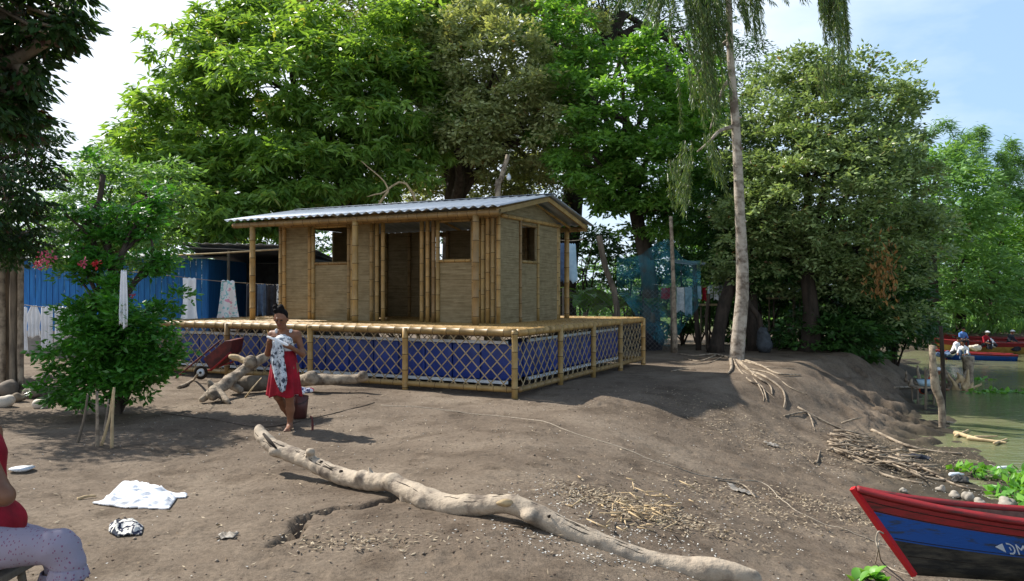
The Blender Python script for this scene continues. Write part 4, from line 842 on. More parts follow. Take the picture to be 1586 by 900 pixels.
# blue-green fishing net, a see-through weave
m, t, b = newmat('fishing_net'); N = t.nodes; L = t.links; tc = N.new('ShaderNodeTexCoord'); b.inputs['Base Color'].default_value = (.02, .17, .22, 1); b.inputs['Roughness'].default_value = .8
wv_ = noise(3, 6, .75); tr = N.new('ShaderNodeBsdfTransparent'); ms = N.new('ShaderNodeMixShader'); L.new(ramp(wv_, [(.38, (.10, .10, .10)), (.6, (.55, .55, .55))]), ms.inputs[0]); L.new(tr.outputs[0], ms.inputs[1]); L.new(b.outputs[0], ms.inputs[2]); L.new(ms.outputs[0], N['Material Output'].inputs[0]); M['net'] = m
V = []; nx, nz = 44, 20
for j in range(nz+1):
    for i in range(nx+1):
        s_ = i/nx; t_ = j/nz; u = 955+130*s_; top = np.interp(s_, [0, .3, .62, .66, .8, 1], [398, 392, 372, 380, 398, 402]); bot = np.interp(s_, [0, .5, .66, 1], [455, 530, 540, 470])
        V.append(P(u, top+(bot-top)*t_+4*math.sin(s_*9+t_*4), 21.9+.22*math.sin(s_*17+t_*2)*(.3+t_)+.1*math.sin(t_*9+s_*5)))
tag(mesh_obj('fishing_net', V, np.array([[j*(nx+1)+i, j*(nx+1)+i+1, (j+1)*(nx+1)+i+1, (j+1)*(nx+1)+i] for j in range(nz) for i in range(nx)]), M['net'], loc=P(1010, 400, 21.9)), 'blue-green fishing net draped over the fence at the tall pole', 'net')
def heap(name, label, cat, c, r, m, n=14):
    prim = [('e', (c[0]+rng.normal(0, r[0]*.45), c[1]+rng.normal(0, r[1]*.4), c[2]+rng.uniform(.1, .9)*r[2]*.6), tuple(rng.uniform(.25, .5, 3)*np.array(r)*1.1)) for _ in range(n)]
    return tag(sdf_obj(name, [(.05, prim)], max(r)*.045, M[m], bump=.02, loc=c), label, cat)
c = P(985, 545, 23); c[2] = float(gz(c[0], c[1])); heap('dark_tarpaulin', 'dark blue-black tarpaulin heaped behind the net fence', 'tarpaulin', c, (.95, .5, .9), 'dark_cloth', 26)
c = P(1160, 525, 22.2); c[2] = float(gz(c[0], c[1])); tag(sdf_obj('rubber_sack', [(.05, [('c', (c[0]+.35, c[1]-.3, c[2]+.2), (c[0]+.3, c[1]-.3, c[2]+.6), .22, .14)])], .03, M['sackgrey'], bump=.02, loc=c), 'dark grey sack leaning behind the pale trunk', 'sack')
# small tables / sheets beyond
def table(u, v, d, w, h, label, m='oldwood'):
    c = P(u, v, d); g = float(gz(c[0], c[1])); root = thing('work_table', label, 'table', (c[0], c[1], g)); z = c[2]
    mb = MB(); mb.box((c[0], c[1], z), (w, .6, .06)); mb.build('table_top', M['drift_pale'], root, smooth=False)
    for sx_ in (-1, 1):
        for sy_ in (-1, 1): mb = MB(); mb.tube([(c[0]+sx_*(w/2-.08), c[1]+sy_*.22, g-.05), (c[0]+sx_*(w/2-.08), c[1]+sy_*.22, z-.03)], .03, n=6); mb.build('leg', M[m], root)
table(1215, 462, 25, 1.0, .8, 'rough wooden table under the silvery tree'); table(1100, 472, 26, .9, .6, 'rough wooden table behind the small washing')
c = P(1090, 412, 25); rs = thing('metal_lean_to', 'small tilted metal sheet roof on poles beyond the net', 'shelter', (c[0], c[1], 0)); mb = MB(); mb.add([c+np.array((-.9, 0, .1)), c+np.array((.7, 0, -.08)), c+np.array((.7, 1.4, .12)), c+np.array((-.9, 1.4, .3))], [(0, 1, 2, 3)]); solid(mb.build('roof_sheet', M['zinc'], rs), .02)
for dx_, dz_ in ((-.7, .06), (.5, -.06)):
    for dy_ in (.1, 1.2): mb = MB(); mb.tube([(c[0]+dx_, c[1]+dy_, -.1), (c[0]+dx_, c[1]+dy_, c[2]+dz_+.14*dy_)], .03, n=6); mb.build('post', M['bark_dark'], rs)
wood('bare_post', 'thin forked post beside the rough table', 'post', [(1229, 500, 24.6), (1229, 470, 24.6), (1230, 444, 24.6)], [.03, .03], 'driftwood')

# ------------------------------------------------------------ yard things
c = on(318, 590); d_ = c[1]-.1; ct = thing('red_cart', 'dark red hand cart tipped up beside the driftwood', 'cart', c)
def Q(u, v, dd=0): return P(u, v, d_+dd)
for dd in (-.2, .25): mb = MB(); mb.tube([Q(272, 586, dd), Q(300, 562, dd), Q(338, 530, dd), Q(342, 527, dd)], .018, n=7); mb.build('handle', M['rust'], ct)
mb = MB()
tr_ = [Q(314, 556, -.22), Q(348, 528, -.22), Q(360, 527, -.2), Q(356, 548, -.2), Q(326, 573, -.22)]; bk = [p+np.array((.05, .5, .02)) for p in tr_]
mb.add(tr_+bk, [(0, 1, 2, 3, 4), (9, 8, 7, 6, 5), (0, 5, 6, 1), (1, 6, 7, 2), (2, 7, 8, 3), (3, 8, 9, 4), (4, 9, 5, 0)]); bevel(mb.build('tray', M['rust'], ct, smooth=False), .015)
mb = MB(); mb.tube([Q(326, 574, -.25), Q(358, 546, -.25)], .02, n=7, mi=0); mb.tube([Q(318, 575, 0), Q(362, 560, .1)], .015, n=6); mb.build('frame_bar', mat('red_enamel', (.35, .02, .02), (.2, .015, .015), .5, 8), ct)
for dd in (-.32, .4):
    w_ = Q(311, 577, dd); mb = MB()
    ring = [w_+np.array((.105*math.cos(a_), 0, .105*math.sin(a_))) for a_ in np.linspace(0, 2*math.pi, 25)]
    mb.tube(ring, .026, n=8); wh = mb.build('wheel', M['hollow'], ct); mb = MB(); mb.tube([w_-np.array((0, .02, 0)), w_+np.array((0, .02, 0))], .07, n=20); mb.build('rim', M['white_paint'], wh)
    mb = MB(); mb.tube([w_-np.array((0, .035, 0)), w_+np.array((0, .035, 0))], .025, n=12); mb.build('hub', M['metal_dark'], wh)
def logsdf(name, label, cat, paths, m='driftwood', h=.018, k=.03, knots=(), bump=.006, loc=None):
    """paths: lists of (u,v,d,rpx)"""
    pr = []
    for pa in paths:
        q = spline([np.append(P(a_[0], a_[1], a_[2]), .84*a_[3]*a_[2]/F) for a_ in pa], 4)
        for i in range(len(q)-1): pr.append(('c', q[i, :3], q[i+1, :3], q[i, 3], q[i+1, 3]))
    for kn in knots: pr.append(('e', P(*kn[:3]), (kn[3]*kn[2]/F,)*3))
    c = P(*paths[0][0][:3]); return tag(sdf_obj(name, [(k, pr)], h, M[m], bump=bump, loc=c), label, cat)
logsdf('driftwood_stump', 'gnarled forked driftwood stump resting on the sand left of the woman', 'driftwood',
       [[(412, 552, 13.2, 8), (388, 566, 13, 9), (362, 584, 12.7, 9), (345, 598, 12.4, 10), (330, 606, 12.1, 9)], [(335, 602, 12.2, 9), (322, 612, 12, 6), (312, 620, 11.9, 5)], [(335, 604, 12.2, 8), (345, 614, 12, 6), (352, 622, 11.8, 5)], [(330, 604, 12.2, 6), (324, 590, 12.2, 4)], [(370, 580, 12.7, 7), (350, 590, 12.9, 7), (372, 604, 12.6, 7)]], knots=[(388, 560, 12.9, 10), (330, 612, 11.9, 9)])
logsdf('driftwood_log', 'dark thick log lying behind the forked driftwood stump', 'driftwood', [[(362, 594, 13, 13), (395, 594, 13, 14), (425, 592, 13, 12)]], 'oldwood')
logsdf('driftwood_log', 'long pale broken log lying behind the woman against the deck', 'driftwood', [[(452, 592, 13.2, 9), (480, 588, 13, 11), (515, 588, 12.9, 9), (548, 587, 12.9, 8), (566, 585, 12.8, 6)]], knots=[(482, 586, 12.8, 12), (562, 582, 12.8, 8)])
logsdf('driftwood_log', 'yellowish split log end leaning under the deck rail', 'driftwood', [[(358, 552, 13.8, 5), (372, 556, 13.8, 5), (384, 564, 13.7, 4)]], 'drift_pale', h=.015)
def stick(name, label, pts, r, m='driftwood', cat='stick', group=None):
    q = spline(pts, 4); mb = MB(); mb.tube(q, list(np.linspace(r, r*.6, len(q))), n=6, wob=.1); return tag(mb.build(name, M[m], loc=pts[0]), label, cat, group)
stick('thin_stick', 'thin pale stick leaning between the stump and the woman', [on(380, 617, .01), P(392, 600, 12.2), P(405, 585, 12.4)], .014, 'drift_pale')
stick('ground_root', 'pale root lying on the ground left of the stump', [on(276, 602, .02), on(288, 598, .03), on(300, 590, .03), P(306, 580, 12.9)], .035, 'driftwood')
for i, (b0, b1, tt, r_, mm, lb) in enumerate(((118, 686, (136, 611), .018, 'oldwood', 'leftmost leaning dark cane stake below the shrub'), (151, 692, (150, 606), .022, 'driftwood', 'thick pale-topped cane stake below the shrub'), (155, 690, (176, 603), .018, 'drift_pale', 'cane stake leaning right, crossing the rightmost one'), (173, 693, (177, 600), .02, 'drift_pale', 'rightmost upright cane stake below the shrub'), (160, 668, (168, 618), .015, 'driftwood', 'shortest cane stake, standing behind the others'))):
    g = on(b0, b1, -.05); q = P(tt[0], tt[1], g[1]+.05); stick('cane_stake', lb, [g, (g+q)/2+rng.normal(0, .012, 3), q], r_, mm, 'stake', 'cane stakes below the shrub')
g = on(484, 667, -.03); stick('bent_stake', 'short bent reddish stake right of the woman', [g, P(484, 655, g[1]), P(483, 647, g[1]), P(480, 645, g[1])], .016, 'rust', 'stake')
# bucket
g = on(463, 648); bk = thing('washing_bucket', 'dark brown bucket full of washing behind the woman', 'bucket', g); mb = MB()
mb.tube([g, g+np.array((0, 0, .01)), g+np.array((0, 0, .30)), g+np.array((0, 0, .31)), g+np.array((0, 0, .30)), g+np.array((0, 0, .05))], [.02, .10, .128, .134, .122, .1], n=24); mb.build('bucket_body', mat('brown_plastic', (.10, .035, .03), (.07, .025, .02), .45, 6), bk)
mb = MB(); mb.tube([g+np.array((.13*math.cos(a_), .13*math.sin(a_), .27-.06*abs(math.sin(a_)))) for a_ in np.linspace(0, -math.pi, 14)], .004, n=5); mb.build('bail_handle', M['metal_dark'], bk)
pr = [('e', tuple(g+np.array((rng.uniform(-.11, .13), rng.uniform(-.09, .09), .33+rng.uniform(0, .05)))), (.065, .05, .035)) for _ in range(9)]
tag(sdf_obj('wet_washing', [(.02, pr)], .012, fabric('wash_print', [(.5, .02, .05), (.78, .78, .8), (.08, .1, .2), (.78, .78, .8)], 9), bump=.006, loc=g), 'white, red and blue washing piled on the bucket', 'laundry')
# cloths on the ground
def gcloth(name, label, poly, m, h=.03, fold=.02, cat='cloth', seed=1, sub=46, fs=3.2):
    pts = np.array([on(*q)[:2] for q in poly]); lo = pts.min(0); hi = pts.max(0); ed = np.vstack([pts, pts[:1]])
    xs_ = np.linspace(lo[0], hi[0], sub); ys_ = np.linspace(lo[1], hi[1], sub); XX, YY = np.meshgrid(xs_, ys_)
    ins = np.zeros(XX.shape, bool)
    for a_, b2 in zip(ed[:-1], ed[1:]):
        c1 = ((a_[1] > YY) != (b2[1] > YY)) & (XX < (b2[0]-a_[0])*(YY-a_[1])/(b2[1]-a_[1]+1e-12)+a_[0]); ins ^= c1
    dist = seg_dist(XX, YY, ed); w = np.clip(dist/.05, 0, 1); ridge = 1-np.abs(fbm(XX*fs+seed, YY*fs*1.4, seed, 3))*1.6
    ZZ = gz(XX, YY)+.008+w*h*.5+w*np.clip(ridge, 0, 1)*fold*2
    # hem vertices snapped on to the outline so the border is clean
    V = np.stack([XX, YY, ZZ], -1).reshape(-1, 3); I = np.arange(sub*sub).reshape(sub, sub)
    q4 = ins[:-1, :-1] & ins[1:, :-1] & ins[:-1, 1:] & ins[1:, 1:]; Fq = np.stack([I[:-1, :-1], I[:-1, 1:], I[1:, 1:], I[1:, :-1]], -1)[q4]
    us = np.unique(Fq); mp_ = -np.ones(len(V), int); mp_[us] = np.arange(len(us)); o = mesh_obj(name, V[us], mp_[Fq], M[m], loc=V[us].mean(0)); solid(o, .012, 0); return tag(o, label, cat)
gcloth('white_sheet', 'rumpled white cloth spread on the ground', [(141, 781), (160, 778), (186, 752), (206, 750), (222, 754), (250, 761), (272, 766), (291, 768), (288, 772), (274, 773), (266, 784), (262, 790), (200, 789), (170, 785)], 'white_cloth', .02, .022, seed=4, sub=130, fs=5.5)
gcloth('striped_rag', 'crumpled black and white patterned rag lying in front of the white cloth', [(168, 826), (170, 814), (188, 808), (205, 805), (214, 812), (222, 818), (219, 830), (200, 831), (180, 833)], 'bwprint', .03, .018, seed=9, sub=70, fs=7)
g = on(34, 730); mb = MB(); mb.tube([g+np.array((0, 0, .0)), g+np.array((0, 0, .012)), g+np.array((0, 0, .03)), g+np.array((0, 0, .034)), g+np.array((0, 0, .02))], [.05, .07, .105, .11, .06], n=26); tag(mb.build('white_dish', M['white_cloth'], loc=g), 'shallow white dish on the ground at the left', 'dish')
g = on(120, 775, .01); stick('wood_chip', 'small pale wood splinter left of the white cloth', [g, g+np.array((.05, .05, .01)), g+np.array((.10, .10, 0))], .014, 'drift_pale', 'splinter')
def stone(u, v, r, label, m='stone', name='stone', group=None, sq=.75):
    g = on(u, v); pr = [('e', (g[0], g[1], g[2]+r*sq*.7), (r, r*.9, r*sq), rng.uniform(0, 3))]+[('e', (g[0]+rng.normal(0, r*.35), g[1]+rng.normal(0, r*.3), g[2]+r*rng.uniform(.3, .8)), tuple(r*rng.uniform(.5, .75, 3))) for _ in range(3)]
    return tag(sdf_obj(name, [(r*.12, pr)], r*.11, M[m], bump=r*.03, loc=g), label, 'stone', group)
M['scrap'] = mat('grey_scrap', (.34, .31, .27), (.17, .145, .115), .8, 14, bump=.4)
M['earthstone'] = mat('earth_stone', (.22, .18, .14), (.12, .10, .08), .9, 9)
M['palestone'] = mat('pale_stone', (.62, .55, .46), (.5, .43, .35), .8, 7)
stone(6, 630, .13, 'round pale stone at the left frame edge', 'palestone'); stone(63, 632, .105, 'round pale stone left of the cane stakes', 'palestone')
for i, (u, v, r_) in enumerate(((12, 612, .18), (35, 604, .2), (58, 600, .17), (48, 616, .14), (25, 622, .10), (75, 612, .12), (-15, 606, .22), (84, 604, .1), (68, 590, .12))):
    stone(u, v, r_, 'rough grey-brown rock in the heap beside the bundled stems', 'oldwood' if i % 3 == 1 else 'earthstone', 'rock', 'rocks heaped by the bundled stems')
# rope and a dark modelled shadow line along the ground
def grope(label, uv, r=.006, m='rope'):
    pts = [on(u, v, r) for u, v in uv]; q = spline(pts, 12); q[:, 2] = gz(q[:, 0], q[:, 1])+r*.8; mb = MB(); mb.tube(q, r, n=5); tag(mb.build('ground_rope', M[m], loc=q[0]), label, 'rope')
grope('thin pale rope running down the slope from the deck to the boat', [(590, 628), (700, 637), (800, 648), (880, 668), (960, 693), (1040, 722), (1110, 741), (1180, 748), (1230, 790), (1300, 818), (1372, 845)])
grope('thin dark line on the sand behind the log end, standing in for a shadow', [(250, 640), (330, 650), (400, 662), (470, 652), (520, 640), (580, 624)], .007, 'bark')  # dark tube; its right stretch traces a shadow line on the sand
# the fallen log
lg = [(401, 662, 7.55, 6), (406, 676, 7.45, 10), (428, 694, 7.3, 12), (470, 711, 7.1, 13), (515, 733, 6.85, 14), (560, 745, 6.6, 14), (605, 748, 6.35, 15), (645, 766, 6.1, 18), (690, 783, 5.9, 19), (740, 783, 5.75, 17), (788, 780, 5.65, 15), (820, 792, 5.58, 17), (870, 818, 5.5, 20), (930, 846, 5.42, 22), (1000, 872, 5.36, 22), (1060, 882, 5.3, 21), (1110, 885, 5.25, 20), (1155, 892, 5.2, 14), (1172, 897, 5.18, 8)]
big = thing('fallen_log', 'long crooked bare log lying diagonally across the foreground', 'log', on(700, 805))
pr = []; q = spline([np.append(P(a_[0], a_[1], a_[2]), a_[3]*a_[2]/F) for a_ in lg], 4); q[:, 3] *= .86+.08*np.array([fbm(i*.35, 3.3, 2, 2) for i in range(len(q))])
print('LOGGAP', [(round(float(a_[2]-a_[3]-gz(a_[0], a_[1])), 2)) for a_ in q[::6]])
for i in range(len(q)-1): pr.append(('c', q[i, :3], q[i+1, :3], q[i, 3], q[i+1, 3]))
for kn in ((560, 736, 6.55, 11), (608, 742, 6.3, 12), (655, 778, 6.0, 14), (540, 742, 6.7, 10), (480, 700, 7, 8), (820, 800, 5.5, 13), (425, 700, 7.2, 9)): pr.append(('e', P(*kn[:3]), (kn[3]*kn[2]/F, kn[3]*kn[2]/F, kn[3]*kn[2]/F*.8)))
pr += [('c', P(573, 732, 6.5), P(571, 722, 6.5), .022, .012), ('c', P(625, 775, 6.15), P(632, 790, 6.1), .03, .012)]
sdf_obj('log_body', [(.035, pr)], .016, M['driftwood'] if 0 else mat('bare_log', (.40, .325, .24), (.13, .10, .075), .8, 6, (1, 1, 1), .9, bdist=.014, lo=.33, hi=.52, detail=10), big, bump=.005)
for (u, v, dd, su, sv) in ((783, 777, 5.59, .06, .022),):
    c = P(u, v, dd); n = 18; ring = [c+np.array((su*math.cos(a_)*(1+.15*math.sin(3*a_+u)), -.012, sv*math.sin(a_)*(1+.1*math.cos(4*a_)))) for a_ in np.linspace(0, 2*math.pi, n, endpoint=False)]
    mb = MB(); mb.add(ring+[c+np.array((0, -.02, 0))], [(i, (i+1) % n, n) for i in range(n)]); solid(mb.build('bare_patch', M['drift_pale'], big), .02, 1)
for ci in range(16):   # long drying cracks following the grain
    i0 = int(rng.integers(2, len(q)-14)); ln_ = int(rng.integers(4, 12)); an = rng.uniform(.3, 1.45); cr = MB(); cp = []
    for i in range(i0, min(i0+ln_, len(q)-2)):
        T_ = q[i+1, :3]-q[i-1, :3]; T_ /= np.linalg.norm(T_); sd_ = np.cross(T_, (0, 0, 1)); sd_ /= np.linalg.norm(sd_); sd_ = sd_ if sd_[1] < 0 else -sd_; up_ = np.cross(sd_, T_); up_ = up_ if up_[2] > 0 else -up_
        a2 = an+rng.normal(0, .06); cp.append(q[i, :3]+(sd_*math.cos(a2)+up_*math.sin(a2))*(q[i, 3]*1.01+.004))
    if len(cp) > 2: cr.tube(cp, [.001]+[.0038]*(len(cp)-2)+[.001], n=5); cr.build('crack', M['hollow'], big)
mb = MB(); mb.tube([P(408, 672, 7.36), P(418, 684, 7.27), P(428, 694, 7.16)], [.012, .02, .008], n=6)
for (u, v, dd, r_) in ((476, 708, 6.99, .022), (497, 716, 6.9, .016), (528, 731, 6.70, .02), (600, 752, 6.27, .02), (455, 705, 7.1, .018), (850, 800, 5.44, .012), (700, 795, 5.81, .015), (670, 778, 5.9, .014)): c = P(u, v, dd); mb.tube([c+np.array((0, 0, 0)), c+np.array((.01, .03, 0))], [r_, r_*.5], n=8)
mb.build('knot_hole', M['hollow'], big)

# ------------------------------------------------------------ litter
def litter(name, label, n, centers, size, wd, m, sig=None, lift=.012, unif=None, cat='debris'):
    pts = []
    if unif: (x0, x1, y0, y1) = unif; pts.append(np.stack([rng.uniform(x0, x1, n), y0+(y1-y0)*rng.uniform(0, 1, n)**1.3], 1))
    for (u, v, s0, s1, k) in centers:
        c = on(u, v); ang = rng.normal(0, 1, (k, 2))*np.array((s0, s1)); pts.append(c[:2]+ang)
    p = np.concatenate(pts); p = p[(p[:, 1] > 2)]; e = shore(p[:, 1])-p[:, 0]; p = p[e > .1]
    z = gz(p[:, 0], p[:, 1])+rng.uniform(.001, lift, len(p)); D = rand_dir(len(p)); D[:, 2] *= .18
    return tag(leaf_mesh(name, np.column_stack([p, z]), D, size, wd, m, None, rng.uniform(0, 1, len(p)), up=np.array((0, 0, 1.))+rng.normal(0, .3, (len(p), 3)), tipdrop=.05), label, cat, kind='stuff')
def simple(name, a_, b2): return leafmat(name, a_, b2, .05, .85, spec=.1)
M['chip_tan'] = simple('tan_litter', (.14, .10, .065), (.46, .38, .27)); M['chip_dark'] = simple('dark_litter', (.06, .04, .03), (.16, .11, .075)); M['chip_white'] = simple('white_litter', (.5, .48, .44), (.66, .65, .60))
litter('dry_leaf_litter', 'tan dry leaves and chips scattered over the slope', 1300, [(945, 775, .28, .18, 800), (1000, 795, .30, .16, 700), (1060, 810, .4, .2, 350), (1290, 790, .5, .3, 900), (1230, 700, .9, .5, 900), (1380, 700, .8, .6, 900), (560, 840, .30, .12, 260), (1150, 780, .6, .35, 700), (1480, 720, .8, .7, 900), (1100, 640, .8, .6, 350)], .05, .015, M['chip_tan'], unif=(-5.5, 5, 3.5, 14), lift=.03)
litter('dark_litter', 'dark bark crumbs and dirt clods scattered over the yard', 3800, [(950, 780, .3, .2, 220), (1400, 700, .9, .6, 500), (1330, 610, .8, 1.2, 500), (1240, 600, .9, .9, 300), (800, 820, .4, .25, 200), (1000, 850, .5, .2, 200)], .022, .016, M['chip_dark'], unif=(-6, 5, 3.2, 15), lift=.012)
litter('white_flakes', 'small white shell and plastic flakes scattered near the log', 520, [(880, 775, .3, .25, 260), (830, 830, .3, .12, 90), (920, 860, .35, .1, 110), (1010, 835, .3, .12, 110), (1190, 700, .6, .4, 60), (1480, 760, .4, .35, 90), (1120, 800, .4, .3, 100)], .020, .013, M['chip_white'], unif=(-5, 4.5, 3.4, 12), lift=.014)
# clods: little lumps of earth
k = 1500; xx = rng.uniform(-5, 5, k); yy = 3+11*rng.uniform(0, 1, k)**1.4; s0 = rng.uniform(.004, .016, k)*(1+.6*(rng.random(k) > .93)); zz = gz(xx, yy)
oc = np.array([(1, 0, 0), (0, 1, 0), (-1, 0, 0), (0, -1, 0), (0, 0, .8), (0, 0, -.5)]); V = np.stack([xx, yy, zz+s0*.3], 1)[:, None]+oc[None]*s0[:, None, None]*rng.uniform(.6, 1.2, (k, 6, 1))
f8 = np.array([(0, 1, 4), (1, 2, 4), (2, 3, 4), (3, 0, 4), (1, 0, 5), (2, 1, 5), (3, 2, 5), (0, 3, 5)]); Fc = (np.arange(k)[:, None, None]*6+f8[None]).reshape(-1, 3)
tag(mesh_obj('pebbles', V.reshape(-1, 3), Fc, simple('pebble', (.13, .10, .075), (.34, .28, .22)), attr=np.repeat(rng.uniform(0, 1, k), 6)), 'small pebbles and earth clods strewn over the whole yard', 'pebbles', kind='stuff')
for i, (u, v, r_) in enumerate(((1150, 762, .13), (1195, 690, .09), (352, 832, .06))):
    g = on(u, v, .004); n_ = 9; V = []; 
    for a_ in range(n_):
        for b2 in range(n_): x_ = (a_/(n_-1)-.5)*2*r_*(1+.3*math.sin(b2*2.1+i)); y_ = (b2/(n_-1)-.5)*1.5*r_*(1+.25*math.sin(a_*1.7+i)); V.append((g[0]+x_, g[1]+y_, float(gz(g[0]+x_, g[1]+y_))+.006+abs(rng.normal(0, .012))))
    o = mesh_obj('plastic_sheet_scrap', V, np.array([[a_*n_+b2, a_*n_+b2+1, (a_+1)*n_+b2+1, (a_+1)*n_+b2] for a_ in range(n_-1) for b2 in range(n_-1)]), M['scrap'], loc=g); solid(o, .003)
    tag(o, ['crumpled grey scrap beside the ground rope on the slope', 'crumpled grey scrap below the exposed roots', 'crumpled grey scrap on the yard in front of the striped rag', 'crumpled grey scrap near the far end of the fallen log', 'crumpled grey scrap left of the bow of the red boat'][i], 'scrap')
# dry cane heap on the right slope
Cs = []
mb = MB()
for i in range(170):
    u = rng.uniform(1278, 1425); v = 688+(u-1278)*.32+rng.normal(0, 9); g = on(u, v, rng.uniform(.01, .16)); a_ = rng.normal(-.45, .5); l_ = rng.uniform(.15, .55)
    d2 = np.array((math.cos(a_), math.sin(a_), rng.normal(-.12, .15))); mb.tube([g, g+d2*l_*.5+rng.normal(0, .03, 3), g+d2*l_], [rng.uniform(.008, .022)]*2+[.006], n=5)
tag(mb.build('cane_debris', M['driftwood']), 'tangled heap of dry canes and husks on the bank slope', 'debris', kind='stuff')
mb = MB()
for i in range(90):
    g = on(rng.normal(985, 38), rng.normal(795, 16), rng.uniform(.005, .07)); a_ = rng.uniform(0, 6.3); l_ = rng.uniform(.06, .2); d2 = np.array((math.cos(a_), math.sin(a_), rng.normal(0, .2))); mb.tube([g, g+d2*l_], [rng.uniform(.004, .011), .004], n=5)
tag(mb.build('husk_debris', M['drift_pale']), 'pale broken husks and twigs heaped behind the fallen log', 'debris', kind='stuff')
SK = [([(1285, 690), (1320, 712), (1370, 738), (1430, 752)], .03, 'longest bent stick in front of the cane heap'), ([(1235, 632), (1290, 660), (1345, 680)], .022, 'straight stick lying above the cane heap'), ([(1350, 668), (1400, 690), (1440, 700), (1490, 705)], .03, 'dark driftwood branch right of the cane heap'), ([(1390, 705), (1430, 728), (1480, 752), (1520, 762)], .022, 'long stick running down to the weeds'), ([(1385, 602), (1420, 600), (1448, 596)], .035, 'pale pole pushed out from the cut bank'), ([(1040, 576), (1060, 573), (1078, 574)], .02, 'thin stick near the pale tree'), ([(1270, 700), (1262, 720), (1240, 700)], .015, 'hooked twig at the left of the cane heap'), ([(1460, 655), (1500, 662), (1530, 690)], .03, 'branch at the water edge below the posts'), ([(1215, 645), (1250, 640), (1262, 668)], .018, 'twig below the exposed roots'), ([(1110, 745), (1150, 752), (1170, 772)], .012, 'thin white twig beside the ground rope')]
for uv, r_, lb in SK: stick('drift_stick', lb, [on(u, v, r_*.8) for u, v in uv], r_, 'driftwood' if r_ != .015 else 'oldwood', 'stick', 'loose sticks on the bank')
g = on(1425, 712); heap('black_rag', 'black plastic rag lying right of the cane heap', 'rag', g, (.28, .16, .10), 'dark_cloth', 9); g = on(1487, 746); heap('black_rag', 'small dark rag among the stones near the weeds', 'rag', g, (.16, .12, .08), 'metal_dark', 7)
for i, (u, v, r_) in enumerate(((1500, 775, .09), (1518, 782, .075), (1478, 770, .08), (1535, 728, .07), (1558, 785, .10), (1510, 792, .09), (1455, 760, .06), (1400, 762, .05))):
    stone(u, v, r_, ['largest pale stone behind the red gunwale', 'pale stone right of the largest one behind the boat', 'small stone left of the pale stones behind the boat', 'white stone at the weed edge nearest the water', 'pale stone farthest right among the weeds', 'low stone just behind the gunwale', 'small brown stone above the boat', 'smallest stone above the bow'][i], 'bankstone', 'bank_stone', 'stones behind the boat', sq=.5)
for u, v, lb in ((1545, 728, 'clear plastic bottle lying at the edge of the weeds'), (1470, 738, 'white plastic scrap on the slope above the boat')):
    g = on(u, v, .03); mb = MB(); mb.tube([g, g+np.array((.02, 0, 0)), g+np.array((.16, .02, 0)), g+np.array((.2, .02, 0)), g+np.array((.24, .02, 0))], [.02, .035, .035, .015, .015], n=12); tag(mb.build('plastic_bottle', M['white_paint'], loc=g), lb, 'bottle')
# ------------------------------------------------------------ river posts, boats
def wat(u, v): return P(u, v, F*(CH-WZ)/(v-CV))
def rpost(name, label, path, r, m, cat='post'):
    p = [P(*q) for q in path]; p[0][2] = WZ-.5; q = spline(p, 5); rr = np.interp(np.linspace(0, 1, len(q)), np.linspace(0, 1, len(r)), r); mb = MB(); mb.tube(q, list(rr), n=9, wob=.12); tag(mb.build(name, M[m], loc=p[1]), label, cat)
rpost('mooring_pole', 'thin dark straight pole standing in the river edge', [(1461, 640, 18.5), (1461, 590, 18.5), (1457, 505, 18.5)], [.05, .05, .045], 'bark_dark')
rpost('mooring_post', 'gnarled pale post in the water leaning left', [(1460, 665, 16.5), (1458, 630, 16.5), (1448, 595, 16.5), (1443, 535, 16.5)], [.075, .07, .09, .055], 'driftwood')
rpost('thin_river_stake', 'thin grey stake under the cut bank', [(1434, 630, 19), (1434, 600, 19), (1433, 570, 19)], [.03, .025], 'oldwood', 'stake')
rpost('broken_stump', 'broken pale tree stump standing in the river', [(1501, 600, 25), (1500, 575, 25), (1498, 552, 25)], [.13, .15, .2], 'driftwood', 'stump')
for i, (u, v, r_, lb) in enumerate(((1475, 600, .5, 'root clump at the river edge left of the stump'), (1494, 604, .42, 'yellowish root clump at the foot of the stump'), (1425, 607, .45, 'earthy root clump under the cut bank'))):
    c = wat(u, v); pr = []
    for _ in range(16): a_ = c+rng.normal(0, 1, 3)*np.array((r_*.35, r_*.3, .05)); pr.append(('c', a_, a_+rng.normal(0, 1, 3)*np.array((r_*.4, r_*.2, r_*.5))+np.array((0, 0, .12)), .07, .035))
    tag(sdf_obj('root_clump', [(.04, pr)], .03, M['drift_pale' if i == 1 else 'driftwood'], loc=c, bump=.01), lb, 'roots')
c = wat(1485, 680); pr = []
for (u0, v0, u1, v1, r_) in ((1480, 674, 1520, 684, .05), (1500, 682, 1558, 688, .04), (1510, 680, 1545, 678, .03), (1480, 678, 1500, 668, .03), (1540, 690, 1560, 682, .03)): pr.append(('c', wat(u0, v0)+np.array((0, 0, .04)), wat(u1, v1)+np.array((0, 0, .03)), r_, r_*.6))
tag(sdf_obj('floating_branch', [(.02, pr)], .018, M['drift_pale'], loc=c), 'pale broken branch floating in the shallow water', 'branch')

